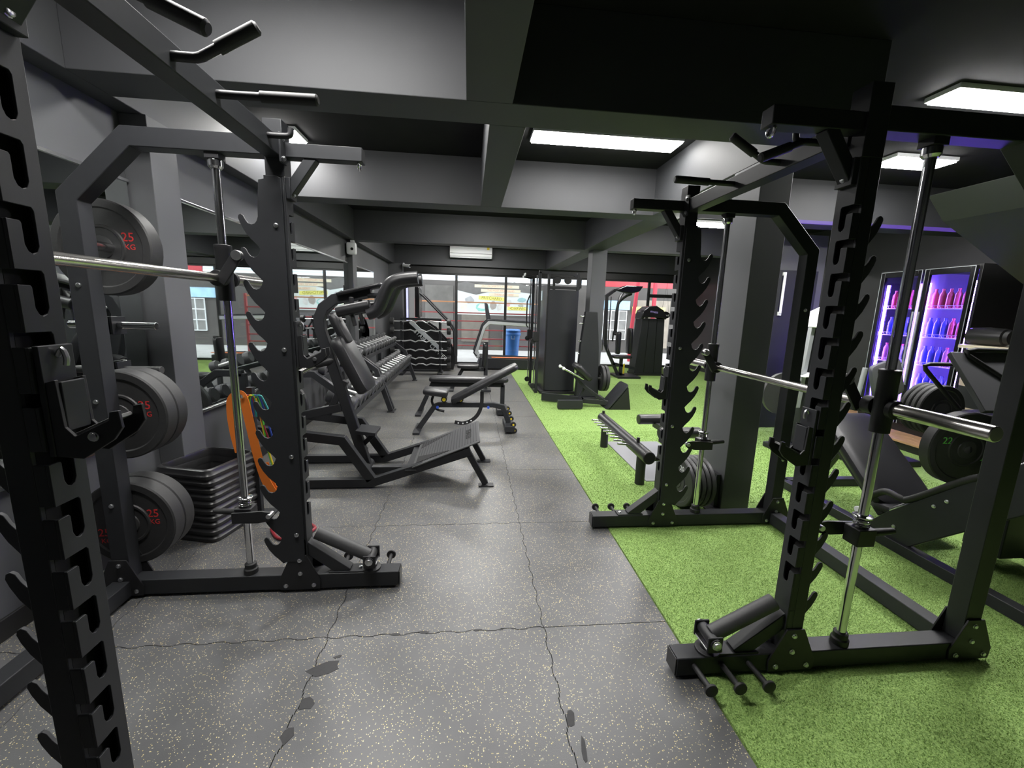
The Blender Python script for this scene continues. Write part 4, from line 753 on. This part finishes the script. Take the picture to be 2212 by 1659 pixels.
# ------------------------------------------------------------------ wall fittings: air conditioner, cameras
t = thing('air_conditioner', 'white wall-mounted air conditioner over the far window', 'air conditioner', (.015, 11.2, 2.75))
MB().prism([(-.20, .04), (-.215, .12), (-.20, .29), (-.17, .31), (0, .31), (0, 0), (-.15, 0)], 'x', -.53, .53).build('body', whitep, t, .006)
MB().box(-.52, .52, -.219, -.200, .095, .103).build('louvre_gap', dgrey, t, 0); MB().box(-.51, .51, -.19, -.04, -.004, .003).build('louvre', silver, t, .001)
MB().box(.40, .46, -.218, -.205, .20, .26).build('energy_label', yellow, t, 0); MB().box(-.44, -.30, -.217, -.207, .265, .275).build('brand_bar', dgrey, t, 0)
t = thing('security_camera', 'white security camera on the far left column', 'camera', (-1.93, 7.36, 2.40)); MB().pad((.0, -.02, 0), (1, 0, 0), (0, 0, 1), (0, 1, 0), .075, .095, .05, .02).build('housing', whitep, t, 0); MB().box(-.03, .03, .02, .06, .0, .14).build('bracket', whitep, t, .004); MB().lathe([(.022, -.078), (.022, -.06)], (.02, 0, -.01), 'y', 14).build('lens', blackp, t, 0)
t = thing('security_camera', 'small white bullet camera at the far left corner by the window', 'camera', (-1.66, 11.0, 2.50)); MB().tube((0, 0, 0), (.18, -.12, -.02), .04, 16).build('barrel', whitep, t, .004); MB().tube((0, .02, .0), (0, .06, .05), .025, 12).build('bracket', whitep, t, 0); MB().tube((.18, -.12, -.02), (.186, -.124, -.0207), .03, 14).build('lens', blackp, t, 0)
dd = struct(MB().box(3.75, 4.5, 5.19, 5.219, .01, 2.1).build('door_1', dgrey, bevel=.003))
hb = MB().tube((4.02, 5.165, 1.55), (4.02, 5.165, 2.06), .016, 12).box(4.0, 4.04, 5.165, 5.19, 1.52, 1.57).box(4.0, 4.04, 5.165, 5.19, 2.03, 2.07).build('handle', whitep, dd, .002)
S_('wall_partition', MB().box(3.7, 4.6, 5.22, 5.40, 0, ZB), wall_m)
sg = thing('hanging_sign', 'black oval Closed sign hanging inside the right window', 'sign', (5.38, 11.312, 1.465)); MB().lathe([(.16, -.006), (.16, .006)], (0, 0, 0), 'y', 32).build('sign_board', blackp, sg, 0).scale = (1, 1, .62); text('Closed', .095, whitep, sg, face_mat((0, -.0068, 0), (1, 0, 0), (0, 0, 1)), 'lettering')
MB().path([(-.10, 0, .06), (0, 0, .88), (.10, 0, .06)], .004, 6).build('cord', header_m, sg, 0)
# ------------------------------------------------------------------ outside the window
S_('floor_street', MB().box(-6, 16, 11.43, 26, -.15, -.02), mat('street_concrete', (.42, .40, .38), .8, noise=.2, nscale=2))
rail_m = mat('red_rail_paint', (.33, .06, .06), .5)
for n, (x0, x1) in enumerate(((-1.56, 2.2),)):
    t = thing('street_railing', 'red horizontal bar railing outside the far window', 'railing', (x0, 12.6, -.02))
    for z in (1.69, 1.38, 1.14, .88, .62, .42): MB().bar((0, 0, z), (x1-x0, 0, z), .035, .035).build('rail', mat('orange_rail', (.55, .25, .12), .5) if z == 1.69 else rail_m, t, .002)
    for x in (0, x1-x0): MB().box(x-.03, x+.03, -.03, .03, 0, 1.75).build('post', rail_m, t, .002)
t = thing('street_banner', 'large pale printed banner with yellow name strips outside the far window', 'banner', (.79, 13.5, 0))
bm2 = mat('banner_print', (.68, .71, .68), .7, noise=.18, nscale=3.5)
MB().box(-1.22, 1.22, -.012, 0, 1.30, 2.24).build('banner_sheet', bm2, t, 0)
MB().prism([(-1.22, 2.24), (-.9, 2.31), (-.6, 2.24), (-.2, 2.33), (.25, 2.25), (.6, 2.34), (.95, 2.26), (1.22, 2.22), (1.22, 2.0), (.7, 2.05), (-.2, 2.02), (-.6, 1.92), (-1.22, 2.05)], 'y', -.016, -.0125).build('torn_backing', mat('dark_canvas', (.16, .15, .14), .8, noise=.3, nscale=6), t, 0)
yb = mat('banner_yellow', (.80, .74, .20), .6); ink = mat('banner_ink', (.22, .20, .03), .6); fd = mat('banner_faded', (.70, .62, .45), .7); fdi = mat('banner_faded_ink', (.62, .30, .22), .7)
for (x0, x1, z, s_) in ((-.65, .75, 2.19, 'ANY PROPERTY LAST AND'), (-.45, .80, 2.06, 'THE MOST FIRST HAND'), (-.20, .75, 1.94, 'THERE ARE HERE')):
    MB().box(x0, x1, -.019, -.0165, z-.045, z+.045).build('faded_strip', fd, t, 0); text(s_, .085, fdi, t, face_mat(((x0+x1)/2, -.0196, z), (1, 0, 0), (0, 0, 1)), 'lettering', sx=.95)
MB().bar((-.52, -.0155, 1.84), (.30, -.0155, 1.80), .003, .12, (0, 0, 1)).build('name_strip', yb, t, 0); text('PRITCHARD', .125, ink, t, face_mat((-.11, -.0176, 1.82), (1, 0, -.05), (.05, 0, 1)), 'lettering', sx=.95)
MB().box(.40, 1.06, -.017, -.014, 1.47, 1.58).build('name_strip', yb, t, 0); text('\u2022DARWIC', .12, ink, t, face_mat((.73, -.0176, 1.525), (1, 0, 0), (0, 0, 1)), 'lettering')
for k, (x, z, a, b, c) in enumerate([(-.40, 1.55, .26, .16, (.30, .62, .54)), (-.38, 1.56, .19, .10, (.74, .74, .74)), (-.05, 1.60, .12, .16, (.38, .34, .30)), (.14, 1.55, .10, .13, (.62, .60, .56)), (-.80, 1.75, .16, .14, (.42, .42, .42)), (-1.0, 1.55, .14, .18, (.72, .72, .58)), (.45, 1.72, .10, .10, (.60, .60, .56)), (.42, 1.62, .07, .07, (.75, .40, .38)), (.85, 1.80, .16, .10, (.32, .50, .50)), (1.08, 1.7, .12, .22, (.45, .62, .75)), (.82, 1.62, .10, .06, (.4, .42, .36))]):
    n_ = 9; MB().prism([(x+a*.9*math.cos(2*math.pi*i/n_)*random.uniform(.75, 1.1), z+b*.9*math.sin(2*math.pi*i/n_)*random.uniform(.75, 1.1)) for i in range(n_)], 'y', -.0138-.0001*k, -.0125).build('printed_picture', mat('print_%d' % k, c, .7, noise=.25, nscale=8), t, 0)
for x in (-1.2, 1.2): MB().box(x-.03, x+.03, .0, .06, -.02, 2.3).build('banner_post', steel, t, .003)
t = thing('shop_building', 'grey shop front with striped canopy across the street', 'building', (2.0, 15.6, -.02))
MB().box(-6, 9, .0, .4, 0, 5.5).build('wall', mat('old_render', (.075, .066, .060), .8, noise=.35, nscale=1.2), t, 0)
for k, c in enumerate(((.70, .68, .66), (.72, .30, .28), (.82, .82, .82), (.55, .66, .80), (.84, .82, .80))): MB().box(-6, 2.2, -1.3-.01*k, -1.2, 2.66-.065*k, 2.725-.065*k).build('canopy_strip', mat('canopy_%d' % k, c, .6), t, 0)
MB().box(2.25, 5.0, -1.3, -1.2, 2.38, 2.75).build('red_fascia', mat('red_fascia', (.45, .04, .05), .5), t, .004)
for k, (x0, x1, z0, z1, c) in enumerate([(-3.6, -2.6, 0, 2.3, (.10, .09, .08)), (-2.3, -1.3, .3, 2.1, (.14, .12, .10)), (-.8, .6, .0, 1.2, (.09, .08, .08)), (3.0, 3.9, .5, 1.6, (.20, .19, .18)), (4.3, 5.6, .2, 2.0, (.24, .20, .16)), (-5.5, -4.2, .2, 2.2, (.30, .28, .5))]): MB().box(x0, x1, -.03, -.001, z0, z1).build('opening', mat('opening_%d' % k, c, .6, noise=.4, nscale=4), t, .002)
for k in range(4): MB().box(3.0+.3*k-.012, 3.0+.3*k+.012, -.05, -.031, .5, 1.6).build('window_bar', whitep, t, 0)
for k in range(4): MB().box(3.0, 3.9, -.05, -.031, .5+.36*k-.012, .5+.36*k+.012).build('window_bar', whitep, t, 0)
MB().box(2.6, 4.0, -.06, -.02, 1.62, 1.95).build('shop_sign', mat('sign_blue', (.35, .55, .72), .5, noise=.3, nscale=6), t, .002); MB().box(4.1, 5.4, -.06, -.02, 1.5, 1.75).build('shop_sign', yb, t, .002); text('HOTEL HOME', .17, ink, t, face_mat((4.75, -.062, 1.62), (1, 0, 0), (0, 0, 1)))
tag(MB().bar((5.16, 12.8, 2.6), (5.04, 12.8, .95), .09, .09, (0, 1, 0)).bar((5.04, 12.8, .97), (5.04, 12.8, -.02), .09, .09, (0, 1, 0)).build('red_post', mat('bright_red', (.62, .06, .09), .45), None, .004), 'leaning bright red steel post outside the right window', 'post')
tag(MB().box(5.68, 5.78, 12.8, 12.9, -.02, 2.8).build('red_post', MATS['bright_red'], None, .004), 'upright bright red steel post further right outside the window', 'post')
t = thing('rubbish_bin', 'tall blue plastic bin standing outside behind the treadmill', 'bin', (1.215, 12.0, -.02)); blue = mat('blue_plastic', (.06, .22, .62), .4)
MB().lathe([(.175, 0), (.225, .86), (.225, .90)], (0, 0, 0), 'z', 24).build('body', blue, t, .004); MB().lathe([(.235, .78), (.245, .80), (.245, .84), (.235, .86)], (0, 0, 0), 'z', 24).build('collar', blue, t, .002); MB().lathe([(.235, .90), (.24, .93), (.21, .96)], (0, 0, 0), 'z', 24).build('lid', blue, t, .002); MB().path([(-.05, -.23, .78), (-.05, -.245, .70), (.05, -.245, .70), (.05, -.23, .78)], .008, 8).build('handle', silver, t, 0)
t = thing('rowing_seat_machine', 'low black machine with a grey rounded seat back in front of the fridge', 'exercise machine', (4.25, 3.85, 0))
MB().bar((-.25, 0, .035), (.45, 0, .035), .30, .06).build('base', steel2, t, .006); MB().bar((-.15, 0, .06), (-.05, 0, .62), .08, .10, (0, 1, 0)).build('post', steel2, t, .006)
MB().pad((.02, 0, .90), (1, 0, .35), (-.35, 0, 1), (0, -1, 0), .17, .20, .03, .03).build('seat_back', mat('grey_pad', (.16, .16, .18), .4), t, 0)
MB().box(-.16, .30, -.10, .10, .58, .66).build('seat_frame', steel2, t, .01); MB().box(.12, .30, -.112, -.101, .60, .65).build('yellow_label', yellow, t, .001)
MB().tube((-.28, 0, .62), (-.24, 0, 1.02), .022, 14).build('lever', silver, t, .004); MB().bar((-.30, 0, .60), (-.05, 0, .60), .06, .05).build('lever_bracket', steel2, t, .004)
